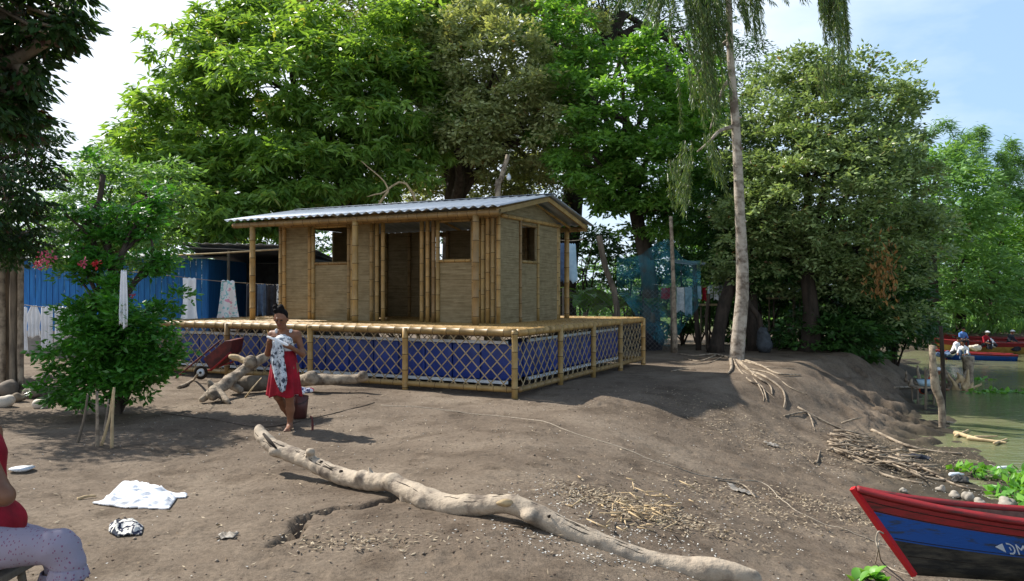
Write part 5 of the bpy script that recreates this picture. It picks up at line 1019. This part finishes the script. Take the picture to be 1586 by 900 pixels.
def hull(name, label, origin, yaw, Lh, beam, Hs, H0, bands, rake=.5, fall=1.3, group=None, cat='boat', q_edges=(0, .12, .25, .40, .54, .68, .84, 1.0), gun=None, wf=None, inner='wood_in', stern=.75, stemm=None):
    """bands: material names bottom->top for each row; local x back from the bow, y across"""
    root = thing(name, label, cat, origin, group); ca, sa = math.cos(yaw), math.sin(yaw)
    def Wd(x, y, z): return np.asarray(origin)+np.array((x*ca-y*sa, x*sa+y*ca, z))
    ns = 40; S_ = [Lh*(i/ns)**1.5 for i in range(ns+1)]
    def pt(s, q, sg, off=0):
        b_ = beam/2*(1-math.exp(-s/(wf or fall*.75)))*(1-(1-stern)*max(0, (s-Lh*.5)/(Lh*.5))**2); Hh = Hs+(H0-Hs)*math.exp(-s/fall)
        x = s+rake*(1-q)*max(0, 1-s/(Lh*.35)); y = sg*max(0, b_*(.38+.62*q**.75)-off); return Wd(x, y, q*Hh+(.03 if off else 0)*(1-q))
    names = list(dict.fromkeys(bands)); V = []; Fq = []; mi = []; k = len(q_edges)
    for sg in (-1, 1):
        b0 = len(V)
        for s in S_:
            for q in q_edges: V.append(pt(s, q, sg))
        for i in range(ns):
            for j in range(k-1): Fq.append((b0+i*k+j, b0+(i+1)*k+j, b0+(i+1)*k+j+1, b0+i*k+j+1)); mi.append(names.index(bands[j]))
    h2 = (ns+1)*k
    for i in range(ns): Fq.append((i*k, h2+i*k, h2+(i+1)*k, (i+1)*k)); mi.append(names.index(bands[0]))
    Fq.append(tuple([ns*k+j for j in range(k)]+[h2+ns*k+j for j in range(k)][::-1])); mi.append(names.index(bands[-2]))
    mesh_obj('hull', V, Fq, [M[n_] for n_ in names], root, mi)
    V = []; Fq = []
    for s in S_[2:]:
        for sg, q in ((-1, 1.0), (-1, .5), (-1, .15), (1, .15), (1, .5), (1, 1.0)): V.append(pt(s, q, sg, .035))
    for i in range(len(S_)-3):
        for j in range(5): Fq.append((i*6+j, i*6+j+1, (i+1)*6+j+1, (i+1)*6+j))
    mesh_obj('inner_hull', V, Fq, M[inner], root)
    for sg in (-1, 1):
        mb = MB(); q = [pt(s, 1, sg)+np.array((0, 0, .012)) for s in S_]
        mb.tube(q, .034, n=4, wob=.05)
        mb.build('gunwale', M[gun or bands[-1]], root)
    if stemm:
        for q_ in (.42, .76, .88, .2):
            for sg in (-1, 1): sm_ = MB(); sm_.tube([pt(s, q_, sg, -.004) for s in S_[1:]], .0035, n=4); sm_.build('plank_seam', M['hollow'], root)
    mb = MB(); st_ = [pt(0, q, 1) for q in (1.03, .66, .33, -.0)]
    mb.tube([p-np.array((ca, sa, 0))*.02 for p in st_], [.032, .036, .036, .03], n=4); mb.build('stem_post', M[stemm or bands[-1]], root, smooth=False)
    for s in np.arange(1.5, Lh-.3, 1.0): mb = MB(); a_ = pt(s, .82, -1, .04); b2 = pt(s, .82, 1, .04); mb.bar(a_, b2, .2, .03); mb.build('thwart', M[inner], root, smooth=False)
    return root, pt
M['boat_red'] = mat('red_boat_paint', (.25, .022, .024), (.085, .025, .022), .5, 5, (1, 1, 5), .35, lo=.33, hi=.52, detail=10); M['boat_blue'] = mat('blue_boat_paint', (.012, .07, .28), (.03, .045, .08), .5, 5, (1, 1, 4), .35, lo=.36, hi=.46, detail=10)
M['boat_black'] = mat('tarred_bottom', (.085, .075, .055), (.015, .015, .014), .6, 4, (1, 1, 4), .5, lo=.42, hi=.72, detail=10); M['wood_in'] = mat('weathered_boat_wood', (.22, .12, .09), (.10, .055, .045), .8, 9, bump=.3)
M['bright_red'] = mat('bright_red_paint', (.50, .02, .025), (.36, .018, .02), .4, 8, bump=.15, lo=.25, hi=.4); M['yellow'] = mat('yellow_boat_paint', (.42, .27, .06), (.3, .17, .04), .6, 6)
bow = P(1327, 760, 6.75); org = np.array((bow[0], bow[1], bow[2]-.72))
bt, pt = hull('red_blue_boat', 'red, blue and black wooden boat pulled up at the right foreground', org, -.10, 6.2, 1.35, .42, .72, ['boat_black', 'boat_black', 'boat_black', 'boat_blue', 'boat_blue', 'boat_red', 'boat_red'], rake=.5, stemm='bright_red', wf=3.2, q_edges=(0, .12, .25, .42, .58, .76, .88, 1.0))
print('BOAT keel', org[2], 'ground', float(gz(org[0]+.5, org[1])))
M['silver'] = mat('silver_lettering', (.55, .60, .66), (.4, .45, .5), .5, 9, bump=0)
def onhull(u, v):
    best = None
    for s in np.linspace(.3, 2.6, 120):
        for q in np.linspace(.2, 1, 80):
            for sg in (-1, ):
                p = pt(s, q, sg); uu = CU+F*p[0]/p[1]; vv = CV+F*(CH-p[2])/p[1]; e_ = (uu-u)**2+(vv-v)**2
                if best is None or e_ < best[0]: best = (e_, s, q)
    return best
e_, s_t, q_t = onhull(1546, 847)
def hp(ds, dz, off=.006):
    p = pt(s_t+ds, q_t+dz/.5, -1); n_ = np.cross(pt(s_t+ds+.05, q_t+dz/.5, -1)-p, pt(s_t+ds, q_t+dz/.5+.05, -1)-p); n_ /= np.linalg.norm(n_); n_ = n_ if n_[1] < 0 else -n_; return p+n_*off
mb = MB(); mb.add([hp(-.03, 0), hp(.045, .036), hp(.045, -.036)], [(0, 1, 2)]); 
def stroke(pts, w=.011):
    for a_, b2 in zip(pts[:-1], pts[1:]):
        a_ = np.array(a_); b2 = np.array(b2); d2 = (b2-a_); d2 = d2/np.linalg.norm(d2); n_ = np.array((-d2[1], d2[0]))*w/2; c4 = [a_+n_, a_-n_, b2-n_, b2+n_]; mb.add([hp(*c, off=.007) for c in c4], [(0, 1, 2, 3)])
D_ = [(.075, .04), (.105, .038), (.125, .022), (.13, 0), (.123, -.022), (.105, -.038), (.075, -.04)]; stroke(D_); stroke([(.092, .012), (.098, -.012)]); 
for ox in (.155,): stroke([(ox, -.04), (ox, .04), (ox+.03, .0), (ox+.06, .04), (ox+.06, -.04)])
solid(mb.build('lettering', M['silver'], bt, smooth=False), .003)
ring = P(1363, 822, 6.6)
line('bow_rope', [P(1368, 826, 6.62), P(1360, 824, 6.6), P(1357, 838, 6.6), P(1361, 852, 6.6), on(1366, 872, .01), on(1385, 885, .01), on(1410, 893, .01)], .008, 'pale rope knotted at the bow of the red boat and trailing on the ground', 'rope')
line('bow_rope', [P(1362, 836, 6.6), P(1360, 852, 6.6), on(1356, 874, .01)], .006, 'short loose rope end hanging beside the bow', 'rope')
# far boats
o1 = wat(1444, 546); hull('far_boat', 'long yellow-sided boat with red rim moored across the river, nearest the far bank grass', o1+np.array((0, 0, -.08)), -.06, 9, 1.5, .55, .75, ['yellow', 'yellow', 'yellow', 'yellow', 'yellow', 'boat_red', 'boat_red'], group='boats moored at the far bank')
o2 = wat(1466, 541); hull('far_boat', 'red boat moored behind the yellow-sided one', o2+np.array((0, .8, -.05)), -.03, 8, 1.3, .55, .8, ['boat_red']*7, group='boats moored at the far bank')
o3 = wat(1450, 556); hull('far_boat', 'small dark blue boat with red rim moored nearest', o3+np.array((0, 0, -.05)), -.30, 3.0, .9, .28, .42, ['boat_blue', 'boat_blue', 'boat_blue', 'boat_blue', 'boat_blue', 'boat_blue', 'boat_red'], group='boats moored at the far bank')

# ------------------------------------------------------------ people
M['lips'] = mat('lips', (.25, .06, .05), rough=.5); M['eye'] = mat('dark_eye', (.02, .015, .012), (.01, .01, .01), .3); M['sole'] = M['skin']
def hand(wr, dr, palm, side, sc=1.0, curl=.8):
    """prims of a hand: wrist point, direction, palm normal, thumb side"""
    wr = np.asarray(wr, float); d = np.asarray(dr, float); d /= np.linalg.norm(d); n = np.asarray(palm, float); n -= d*n.dot(d); n /= np.linalg.norm(n); s = np.cross(d, n)*side
    pal = [('c', wr, wr+d*.045*sc, .022*sc, .026*sc)]+[('c', wr+d*.02*sc+s*o*.022*sc, wr+d*.075*sc+s*o*.026*sc, .012*sc, .012*sc) for o in (-1, -.33, .33, 1)]; fg = []
    for o, l in ((-1, .06), (-.33, .07), (.33, .075), (1, .068)):
        p = wr+d*.08*sc+s*o*.026*sc; a1 = d*math.cos(curl*.5)+n*math.sin(curl*.5); a2 = d*math.cos(curl*1.4)+n*math.sin(curl*1.4); m1 = p+a1*l*.5*sc; fg += [('c', p, m1, .0095*sc, .009*sc), ('c', m1, m1+a2*l*.5*sc, .009*sc, .0075*sc)]
    t0 = wr+d*.025*sc+s*.024*sc; t1 = t0+(d*.6+s*.7+n*.3)*.035*sc; fg += [('c', t0, t1, .012*sc, .010*sc), ('c', t1, t1+(d*.85+n*.5)*.03*sc, .010*sc, .008*sc)]; return pal, fg
def head(c, fwd, sc=1.0, tilt=0.):
    """head prims centred at c facing fwd (xy), tilt = chin down"""
    c = np.asarray(c, float); f = np.array((fwd[0]*math.cos(tilt), fwd[1]*math.cos(tilt), -math.sin(tilt))); u = np.array((fwd[0]*math.sin(tilt), fwd[1]*math.sin(tilt), math.cos(tilt))); r = np.cross(f, u)
    g = [('e', tuple(c+u*.02*sc-f*.012*sc), (.076*sc, .088*sc, .092*sc)), ('c', c-u*.03*sc+f*.02*sc, c-u*.088*sc+f*.05*sc, .055*sc, .028*sc)]
    fine = [('c', c+u*.012*sc+f*.082*sc, c-u*.022*sc+f*.098*sc, .010*sc, .015*sc), ('c', c+u*.028*sc+f*.075*sc-r*.03*sc, c+u*.028*sc+f*.075*sc+r*.03*sc, .013*sc, .013*sc), ('c', c-u*.05*sc+f*.075*sc-r*.018*sc, c-u*.05*sc+f*.075*sc+r*.018*sc, .011*sc, .011*sc)]
    fine += [('e', tuple(c-f*.01*sc+r*sg*.077*sc), (.014*sc, .02*sc, .03*sc)) for sg in (-1, 1)]
    return g, fine, f, u, r
def face_parts(root, c, f, u, r, sc=1.0, xf=None):
    for sg in (-1, 1):
        V, Q_ = sdf_mesh([(.003, [('e', tuple(np.asarray(c)+u*.008*sc+f*.083*sc+r*sg*.031*sc), (.014*sc, .014*sc, .008*sc))])], .004); mesh_obj('eye', xf(V) if xf else V, Q_, M['eye'], root)
    V, Q_ = sdf_mesh([(.003, [('c', np.asarray(c)-u*.05*sc+f*.083*sc-r*.02*sc, np.asarray(c)-u*.05*sc+f*.083*sc+r*.02*sc, .007, .007)])], .004); mesh_obj('mouth', xf(V) if xf else V, Q_, M['lips'], root)
# --- the woman
wp = on(441, 666); wx = place((wp[0], wp[1], float(gz(wp[0], wp[1])))); wr = thing('person', 'woman in a white strap top and red skirt walking while wringing a grey cloth', 'person', wp)
hc = np.array((-.02, -.10, 1.40)); hg, hf, f_, u_, r_ = head(hc, (.05, -1), 1.04, .30)
lh, lf = hand((-.135, -.20, 1.115), (.45, -.2, .75), (.6, -.2, -.1), -1, .95, 1.0); rh, rf = hand((.135, -.19, 1.055), (-.9, -.2, .25), (0, -.3, -.9), 1, .95, 1.0)
body = [('c', (0, 0, .80), (0, .0, .92), .125, .105), ('c', (0, 0, .92), (0, -.01, 1.12), .105, .115), ('c', (-.09, -.01, 1.17), (.09, -.01, 1.17), .075, .075), ('c', (-.06, 0, .78), (.06, 0, .78), .12, .12), ('c', (-.055, -.07, 1.12), (.055, -.07, 1.12), .055, .055),
        ('c', (0, -.005, 1.20), (-.015, -.07, 1.33), .052, .05), ('c', (-.06, 0, 1.22), (-.155, -.0, 1.205), .045, .05), ('c', (.06, 0, 1.22), (.15, -.0, 1.205), .045, .05),
        ('c', (-.165, 0, 1.19), (-.205, -.02, .965), .044, .036), ('c', (-.205, -.02, .965), (-.135, -.20, 1.11), .036, .024), ('c', (.165, 0, 1.19), (.215, .02, .955), .044, .036), ('c', (.215, .02, .955), (.135, -.19, 1.05), .036, .024),
        ('c', (-.08, .02, .76), (-.075, -.03, .43), .085, .054), ('c', (-.075, -.03, .43), (-.045, .14, .27), .05, .052), ('c', (-.045, .14, .27), (-.01, .27, .11), .05, .032), ('c', (.08, 0, .76), (.075, -.06, .42), .085, .054), ('c', (.075, -.06, .42), (.07, .0, .26), .05, .052), ('c', (.07, 0, .26), (.06, .02, .07), .05, .032),
        ('c', (.06, .03, .045), (.06, .01, .045), .035, .035), ('c', (.06, .0, .04), (.055, -.13, .022), .03, .022), ('c', (.07, -.05, .03), (.08, -.12, .02), .025, .02),
        ('c', (-.01, .28, .09), (0, .26, .085), .032, .032), ('c', (-.005, .26, .07), (.01, .14, .022), .03, .022)]
toes = [('c', (.04+i*.016, -.135, .016), (.038+i*.018, -.165+abs(i-0)*.008, .014), .011, .009) for i in range(5)]
sdf_obj('body', [(.03, body+hg+lh+rh), (.006, hf+lf+rf+toes)], .0085, M['skin'], wr, wx)
face_parts(wr, hc, f_, u_, r_, .98, wx)
hr = [('e', tuple(hc+u_*.045-f_*.03), (.086, .088, .082)), ('e', tuple(hc-u_*.02-f_*.055), (.075, .06, .075)), ('c', hc+u_*.10-f_*.02, hc+u_*.125-f_*.03, .05, .045)]+[('e', tuple(hc+u_*.11-f_*.02+rng.normal(0, .03, 3)), (.03, .03, .03)) for _ in range(7)]+[('c', hc+u_*.05+r_*sg*.07, hc-u_*.03+r_*sg*.08-f_*.01, .02, .012) for sg in (-1, 1)]
sdf_obj('hair', [(.012, hr)], .009, M['hair'], wr, wx, bump=.005)
top = [('c', (0, 0, .93), (0, -.01, 1.12), .115, .122), ('c', (-.06, -.075, 1.125), (.06, -.075, 1.125), .062, .062), ('c', (-.075, -.06, 1.16), (-.09, -.045, 1.255), .02, .018), ('c', (.075, -.06, 1.16), (.09, -.045, 1.255), .02, .018), ('c', (-.09, -.045, 1.255), (-.09, .06, 1.2), .018, .018), ('c', (.09, -.045, 1.255), (.09, .06, 1.2), .018, .018)]
sdf_obj('strap_top', [(.015, top)], .0085, fabric('top_print', [(.25, .28, .32), (.75, .77, .78), (.78, .8, .8), (.4, .43, .47)], 16), wr, wx, bump=.003)
V = []; nr, na = 26, 72
for j in range(nr+1):
    t_ = j/nr; z = 1.0-.56*t_; rx = np.interp(t_, [0, .25, .6, 1], [.122, .155, .18, .205]); ry = np.interp(t_, [0, .25, .6, 1], [.118, .145, .165, .18])
    for i in range(na):
        a_ = 2*math.pi*i/na; w = 1+(.02+.085*t_**1.3)*math.sin(a_*11+1.5*math.sin(a_*2)); V.append((rx*w*math.cos(a_), -.01+ry*w*math.sin(a_), z-.02*t_*math.sin(a_*5+1)))
Fq = np.array([[j*na+i, j*na+(i+1) % na, (j+1)*na+(i+1) % na, (j+1)*na+i] for j in range(nr) for i in range(na)]); sk = mesh_obj('skirt', wx(np.array(V)), Fq, M['red_cloth'], wr); solid(sk, .006)
# cloth in her hands
V = []; nx, nz = 16, 30
for j in range(nz+1):
    t_ = j/nz; cx = np.interp(t_, [0, .1, .4, 1], [-.03, -.015, -.02, .05]); w = np.interp(t_, [0, .06, .2, .5, .8, 1], [.05, .055, .075, .085, .075, .035])
    for i in range(nx+1):
        s_ = i/nx*2-1; V.append((cx+s_*w, -.245-.012*t_+.022*math.sin(s_*7+t_*3)*(.4+t_)-.02*(1-s_*s_), 1.13-.62*t_+(.0 if j else .015*math.cos(s_*6))+.04*t_*s_*s_))
Fq = np.array([[j*(nx+1)+i, j*(nx+1)+i+1, (j+1)*(nx+1)+i+1, (j+1)*(nx+1)+i] for j in range(nz) for i in range(nx)]); V = wx(np.array(V)); o = mesh_obj('held_cloth', V, Fq, M['greyprint'], loc=V[0]); solid(o, .01); tag(o, 'grey and white patterned cloth hanging from the hands of the woman', 'cloth')
pr = [('c', (-.14, -.235, 1.185), (-.06, -.25, 1.16), .015, .017), ('c', (-.06, -.25, 1.16), (.10, -.24, 1.085), .02, .018)]; V, Q_ = sdf_mesh([(.01, pr)], .008); 
o = mesh_obj('twisted_cloth', wx(V), Q_, M['white_cloth'], loc=wx(np.array([pr[0][1]]))[0]); tag(o, 'twisted white cloth end between the hands of the woman', 'cloth')
# --- seated girl at the left edge
gr = thing('person', 'seated person in a red top and pale dotted leggings at the left edge', 'person', (-2.48, 3.75, 0))
hc = np.array((-2.72, 3.80, 1.27)); hg, hf, f_, u_, r_ = head(hc, (1, 0), 1.0, .25)
h1, f1 = hand((-2.49, 3.46, .86), (-.6, .35, .45), (0, 1, 0), 1, 1, 1.0); h2, f2 = hand((-2.55, 3.62, .90), (-.5, -.5, .3), (0, 0, -1), -1, 1, .9)
body = [('c', (-2.58, 3.72, .46), (-2.58, 3.88, .46), .125, .125), ('c', (-2.58, 3.80, .48), (-2.62, 3.80, .72), .115, .10), ('c', (-2.62, 3.80, .72), (-2.62, 3.80, .90), .10, .11), ('c', (-2.57, 3.70, .985), (-2.65, 3.90, .985), .062, .062), ('c', (-2.63, 3.80, 1.02), (-2.70, 3.80, 1.18), .05, .045),
        ('c', (-2.49, 3.60, .985), (-2.33, 3.54, .775), .056, .046), ('c', (-2.305, 3.52, .77), (-2.49, 3.46, .86), .045, .03), ('c', (-2.66, 3.96, .98), (-2.66, 3.98, .72), .05, .042), ('c', (-2.66, 3.98, .72), (-2.58, 3.62, .90), .04, .028),
        ('c', (-2.56, 3.66, .48), (-2.13, 3.64, .505), .094, .068), ('c', (-2.12, 3.64, .495), (-2.08, 3.65, .30), .060, .056), ('c', (-2.08, 3.65, .28), (-2.09, 3.66, .08), .055, .036), ('c', (-2.08, 3.66, .05), (-1.93, 3.66, .03), .04, .028),
        ('c', (-2.56, 3.90, .44), (-2.38, 4.12, .33), .098, .072), ('c', (-2.38, 4.12, .32), (-2.36, 4.0, .20), .062, .054), ('c', (-2.36, 4.0, .20), (-2.44, 3.90, .08), .052, .036), ('c', (-2.44, 3.90, .05), (-2.33, 3.86, .03), .038, .028)]
sdf_obj('body', [(.03, body+hg+h1+h2), (.006, hf+f1+f2)], .011, M['skin'], gr); face_parts(gr, hc, f_, u_, r_)
sdf_obj('hair', [(.015, [('e', tuple(hc+u_*.04-f_*.03), (.092, .088, .088)), ('e', tuple(hc-u_*.01-f_*.06), (.07, .08, .085)), ('e', tuple(hc+u_*.05-f_*.13), (.05, .05, .05))])], .011, M['hair'], gr, bump=.005)
sdf_obj('red_top', [(.03, [('c', (-2.59, 3.80, .56), (-2.62, 3.80, .74), .14, .116), ('c', (-2.62, 3.80, .74), (-2.62, 3.80, .90), .116, .125), ('c', (-2.60, 3.72, .95), (-2.64, 3.88, .95), .075, .075), ('c', (-2.58, 3.72, .54), (-2.58, 3.88, .54), .13, .13)])], .012, M['red_cloth'], gr, bump=.004)
m, t, b = newmat('dotted_leggings'); N = t.nodes; L = t.links; tc = N.new('ShaderNodeTexCoord'); vo = N.new('ShaderNodeTexVoronoi'); vo.inputs['Scale'].default_value = 62; mpp = N.new('ShaderNodeMapping'); mpp.inputs['Scale'].default_value = (1.2, .5, .8); L.new(tc.outputs['Object'], mpp.inputs[0]); L.new(mpp.outputs[0], vo.inputs['Vector'])
L.new(ramp(vo.outputs['Distance'], [(.17, (.22, .08, .15)), (.27, (.30, .26, .32))]), b.inputs['Base Color']); b.inputs['Roughness'].default_value = .9
bp = N.new('ShaderNodeBump'); bp.inputs['Strength'].default_value = .5; bp.inputs['Distance'].default_value = .012; L.new(noise(14, 4, .6), bp.inputs['Height']); L.new(bp.outputs[0], b.inputs['Normal']); M['legging'] = m
lg_ = [('c', (-2.58, 3.72, .45), (-2.58, 3.88, .45), .135, .135), ('c', (-2.56, 3.66, .48), (-2.13, 3.64, .505), .103, .079), ('c', (-2.125, 3.64, .50), (-2.09, 3.65, .415), .077, .077), ('c', (-2.56, 3.90, .44), (-2.38, 4.12, .33), .108, .084), ('c', (-2.38, 4.12, .32), (-2.36, 4.04, .25), .076, .074)]
sdf_obj('leggings', [(.025, lg_)], .011, M['legging'], gr, bump=.005)
for c, ax in (((-2.09, 3.65, .375), (0, 0, 1)), ((-2.355, 4.01, .225), (0, 0, 1))):
    V = []; na = 60
    for j in range(5):
        for i in range(na): a_ = 2*math.pi*i/na; t_ = j/4; rr = .074+.012*t_+.006*math.sin(a_*13)*t_; V.append((c[0]+rr*math.cos(a_), c[1]+rr*math.sin(a_), c[2]+.03-.055*t_+.007*math.sin(a_*13+1)*t_))
    solid(mesh_obj('lace_hem', V, np.array([[j*na+i, j*na+(i+1) % na, (j+1)*na+(i+1) % na, (j+1)*na+i] for j in range(4) for i in range(na)]), M['legging'], gr), .005)
stl = thing('low_stool', 'low wooden stool under the seated person', 'stool', (-2.62, 3.8, 0)); mb = MB(); mb.box((-2.62, 3.8, .31), (.34, .40, .04)); bevel(mb.build('seat', M['oldwood'], stl, smooth=False), .008)
for sx_ in (-1, 1):
    for sy_ in (-1, 1): mb = MB(); mb.tube([(-2.62+sx_*.15, 3.8+sy_*.17, -.01), (-2.62+sx_*.12, 3.8+sy_*.14, .29)], .02, n=7); mb.build('leg', M['oldwood'], stl)
# --- small far people
def mini(u, v, d, yaw, shirt, label, lean=.3, hat=None, stand=False, z=None, legs='dark_cloth'):
    p = P(u, v, d); p = np.array((p[0], p[1], p[2] if z is None else z)); root = thing('person', label, 'person', p); xf = place(p, yaw, .86)
    if stand: hip = .82; legp = [('c', (-.08, 0, .82), (-.09, -.03, .45), .085, .06), ('c', (-.09, -.03, .45), (-.09, .02, .05), .055, .035), ('c', (.08, 0, .82), (.09, -.03, .45), .085, .06), ('c', (.09, -.03, .45), (.09, .02, .05), .055, .035), ('c', (-.09, .02, .03), (-.09, -.12, .02), .035, .025), ('c', (.09, .02, .03), (.09, -.12, .02), .035, .025)]
    else: hip = .12; legp = [('c', (-.08, 0, .12), (-.11, -.36, .30), .085, .06), ('c', (-.11, -.36, .30), (-.10, -.42, -.05), .055, .035), ('c', (.08, 0, .12), (.11, -.36, .30), .085, .06), ('c', (.11, -.36, .30), (.10, -.42, -.05), .055, .035)]
    ch = np.array((0, -.45*math.sin(lean), hip+.45*math.cos(lean))); nk = ch+np.array((0, -.1*math.sin(lean+.2), .12)); hd = nk+np.array((0, -.05, .13))
    arms = [('c', ch+np.array((sg*.17, 0, 0)), ch+np.array((sg*.22, -.1, -.25)), .045, .038) for sg in (-1, 1)]+[('c', ch+np.array((sg*.22, -.1, -.25)), ch+np.array((sg*.12, -.32, -.30)), .036, .025) for sg in (-1, 1)]
    hands = [q for sg in (-1, 1) for q in hand(ch+np.array((sg*.12, -.32, -.30)), (-sg*.2, -1, 0), (0, 0, -1), sg)[0]]
    tor = [('c', (0, 0, hip), ch*.5+np.array((0, 0, hip*.5)), .12, .11), ('c', ch*.5+np.array((0, 0, hip*.5)), ch, .11, .13), ('c', ch+np.array((-.13, 0, 0)), ch+np.array((.13, 0, 0)), .065, .065)]
    g, fi, a1, a2, a3 = head(hd, (0, -1), 1, lean*.7)
    sdf_obj('body', [(.03, tor+legp+arms+hands+g+[('c', ch, hd, .05, .045)]), (.008, fi)], .022, M['skin'], root, xf)
    sdf_obj('shirt', [(.03, [(q[0], q[1], q[2], q[3]+.014, q[4]+.014) for q in tor]+[(q[0], q[1], q[2], q[3]+.014, q[4]+.014) for q in arms[:2]])], .022, M[shirt], root, xf)
    sdf_obj('trousers', [(.03, [(q[0], q[1], q[2], q[3]+.012, q[4]+.012) for q in legp[:4]])], .022, M[legs], root, xf)
    sdf_obj('hat' if hat else 'hair', [(.02, [('e', tuple(hd+np.array((0, .015, .05))), (.095, .1, .075))]+([('e', tuple(hd+np.array((0, 0, .05))), (.15, .15, .02))] if hat else []))], .018, M[hat or 'hair'], root, xf)
M['blue_shirt'] = mat('blue_shirt', (.10, .22, .52), (.07, .16, .4), .9, 9); M['orange_shirt'] = mat('orange_shirt', (.55, .09, .04), (.4, .06, .03), .9, 9)
mini(1490, 533, 36.5, 0, 'blue_shirt', 'person in a blue shirt sitting in the yellow-sided boat', .15)
mini(1523, 538, 36, .3, 'red_cloth', 'person in red with a white hat in the yellow-sided boat', .35, 'white_cloth')
mini(1540, 538, 36.2, -1.2, 'white_cloth', 'person in white bending in the yellow-sided boat', .95)
mini(1562, 536, 37.2, .4, 'dark_cloth', 'person in dark clothes sitting farthest right in the boats', .3, 'white_paint')
mini(1476, 550, 32.6, .6, 'white_cloth', 'person in white sitting left in the small dark boat', .4)
mini(1497, 553, 31.4, -.9, 'white_cloth', 'person in white bending forward at the right end of the small dark boat', .8, legs='denim')
mini(1430, 600, 20.5, 1.2, 'orange_shirt', 'person in a reddish top stooping to wash at the foot of the cut bank', .7, 'white_paint', z=-1.15+.15)
c = P(1434, 566, 19.9); mb = MB(); c[2] = -.72; mb.tube([c, c+np.array((0, 0, .01)), c+np.array((0, 0, .16)), c+np.array((0, 0, .14)), c+np.array((0, 0, .04))], [.02, .16, .22, .2, .15], n=20); ba = mb.build('wash_basin', M['paleblue'], loc=c); tag(ba, 'pale blue wash basin on a plank beside the stooping person', 'basin')
mb = MB(); mb.box((c[0], c[1], -.74), (.7, .4, .04)); wb = thing('wash_stand', 'rough plank stand in the water under the wash basin', 'stand', (c[0], c[1], WZ)); mb.build('plank', M['driftwood'], wb, smooth=False)
for sx_ in (-.28, .28):
    for sy_ in (-.14, .14): mb = MB(); mb.tube([(c[0]+sx_, c[1]+sy_, WZ-.4), (c[0]+sx_, c[1]+sy_, -.76)], .025, n=6); mb.build('leg', M['oldwood'], wb)
p = on(1385, 524); mini(1385, 520, p[1], .5, 'orange_shirt', 'person in an orange-red shirt among the trees on the bank', .3, z=float(gz(p[0], p[1]))+.15)
# cargo in the boats
for u, v, d, m_, lb in ((1575, 541, 36.4, 'dark_cloth', 'dark bundle lying in the yellow-sided boat at the right edge'), (1510, 540, 35.6, 'palestone', 'pale sack in the yellow-sided boat'), (1464, 551, 33.2, 'denim', 'dark bundle in the bow of the small dark boat'), (1549, 541, 36.6, 'red_cloth', 'red bundle beside the bending person in white')):
    c = P(u, v, d); heap('boat_bundle', lb, 'bundle', c, (.4, .25, .25), m_, 6)
# bird
c = P(1345, 110, 34); bd = thing('white_bird', 'small white bird flying above the silvery tree', 'bird', c)
sdf_obj('body', [(.02, [('c', c+np.array((-.13, 0, 0)), c+np.array((.1, 0, .03)), .035, .05), ('e', tuple(c+np.array((.16, 0, .05))), (.035, .03, .03)), ('c', c+np.array((.18, 0, .05)), c+np.array((.24, 0, .045)), .012, .004), ('c', c+np.array((-.13, 0, 0)), c+np.array((-.24, 0, -.01)), .03, .012)])], .012, M['white_cloth'], bd)
for sg in (-1, 1):
    w = [c+np.array(q) for q in ((.07, sg*.03, .03), (.10, sg*.22, .13), (.02, sg*.46, .16), (-.05, sg*.22, .10), (-.07, sg*.03, .02))]; mb = MB(); mb.add(w, [(0, 1, 3, 4), (1, 2, 3)]); solid(mb.build('wing', M['white_cloth'], bd), .012)
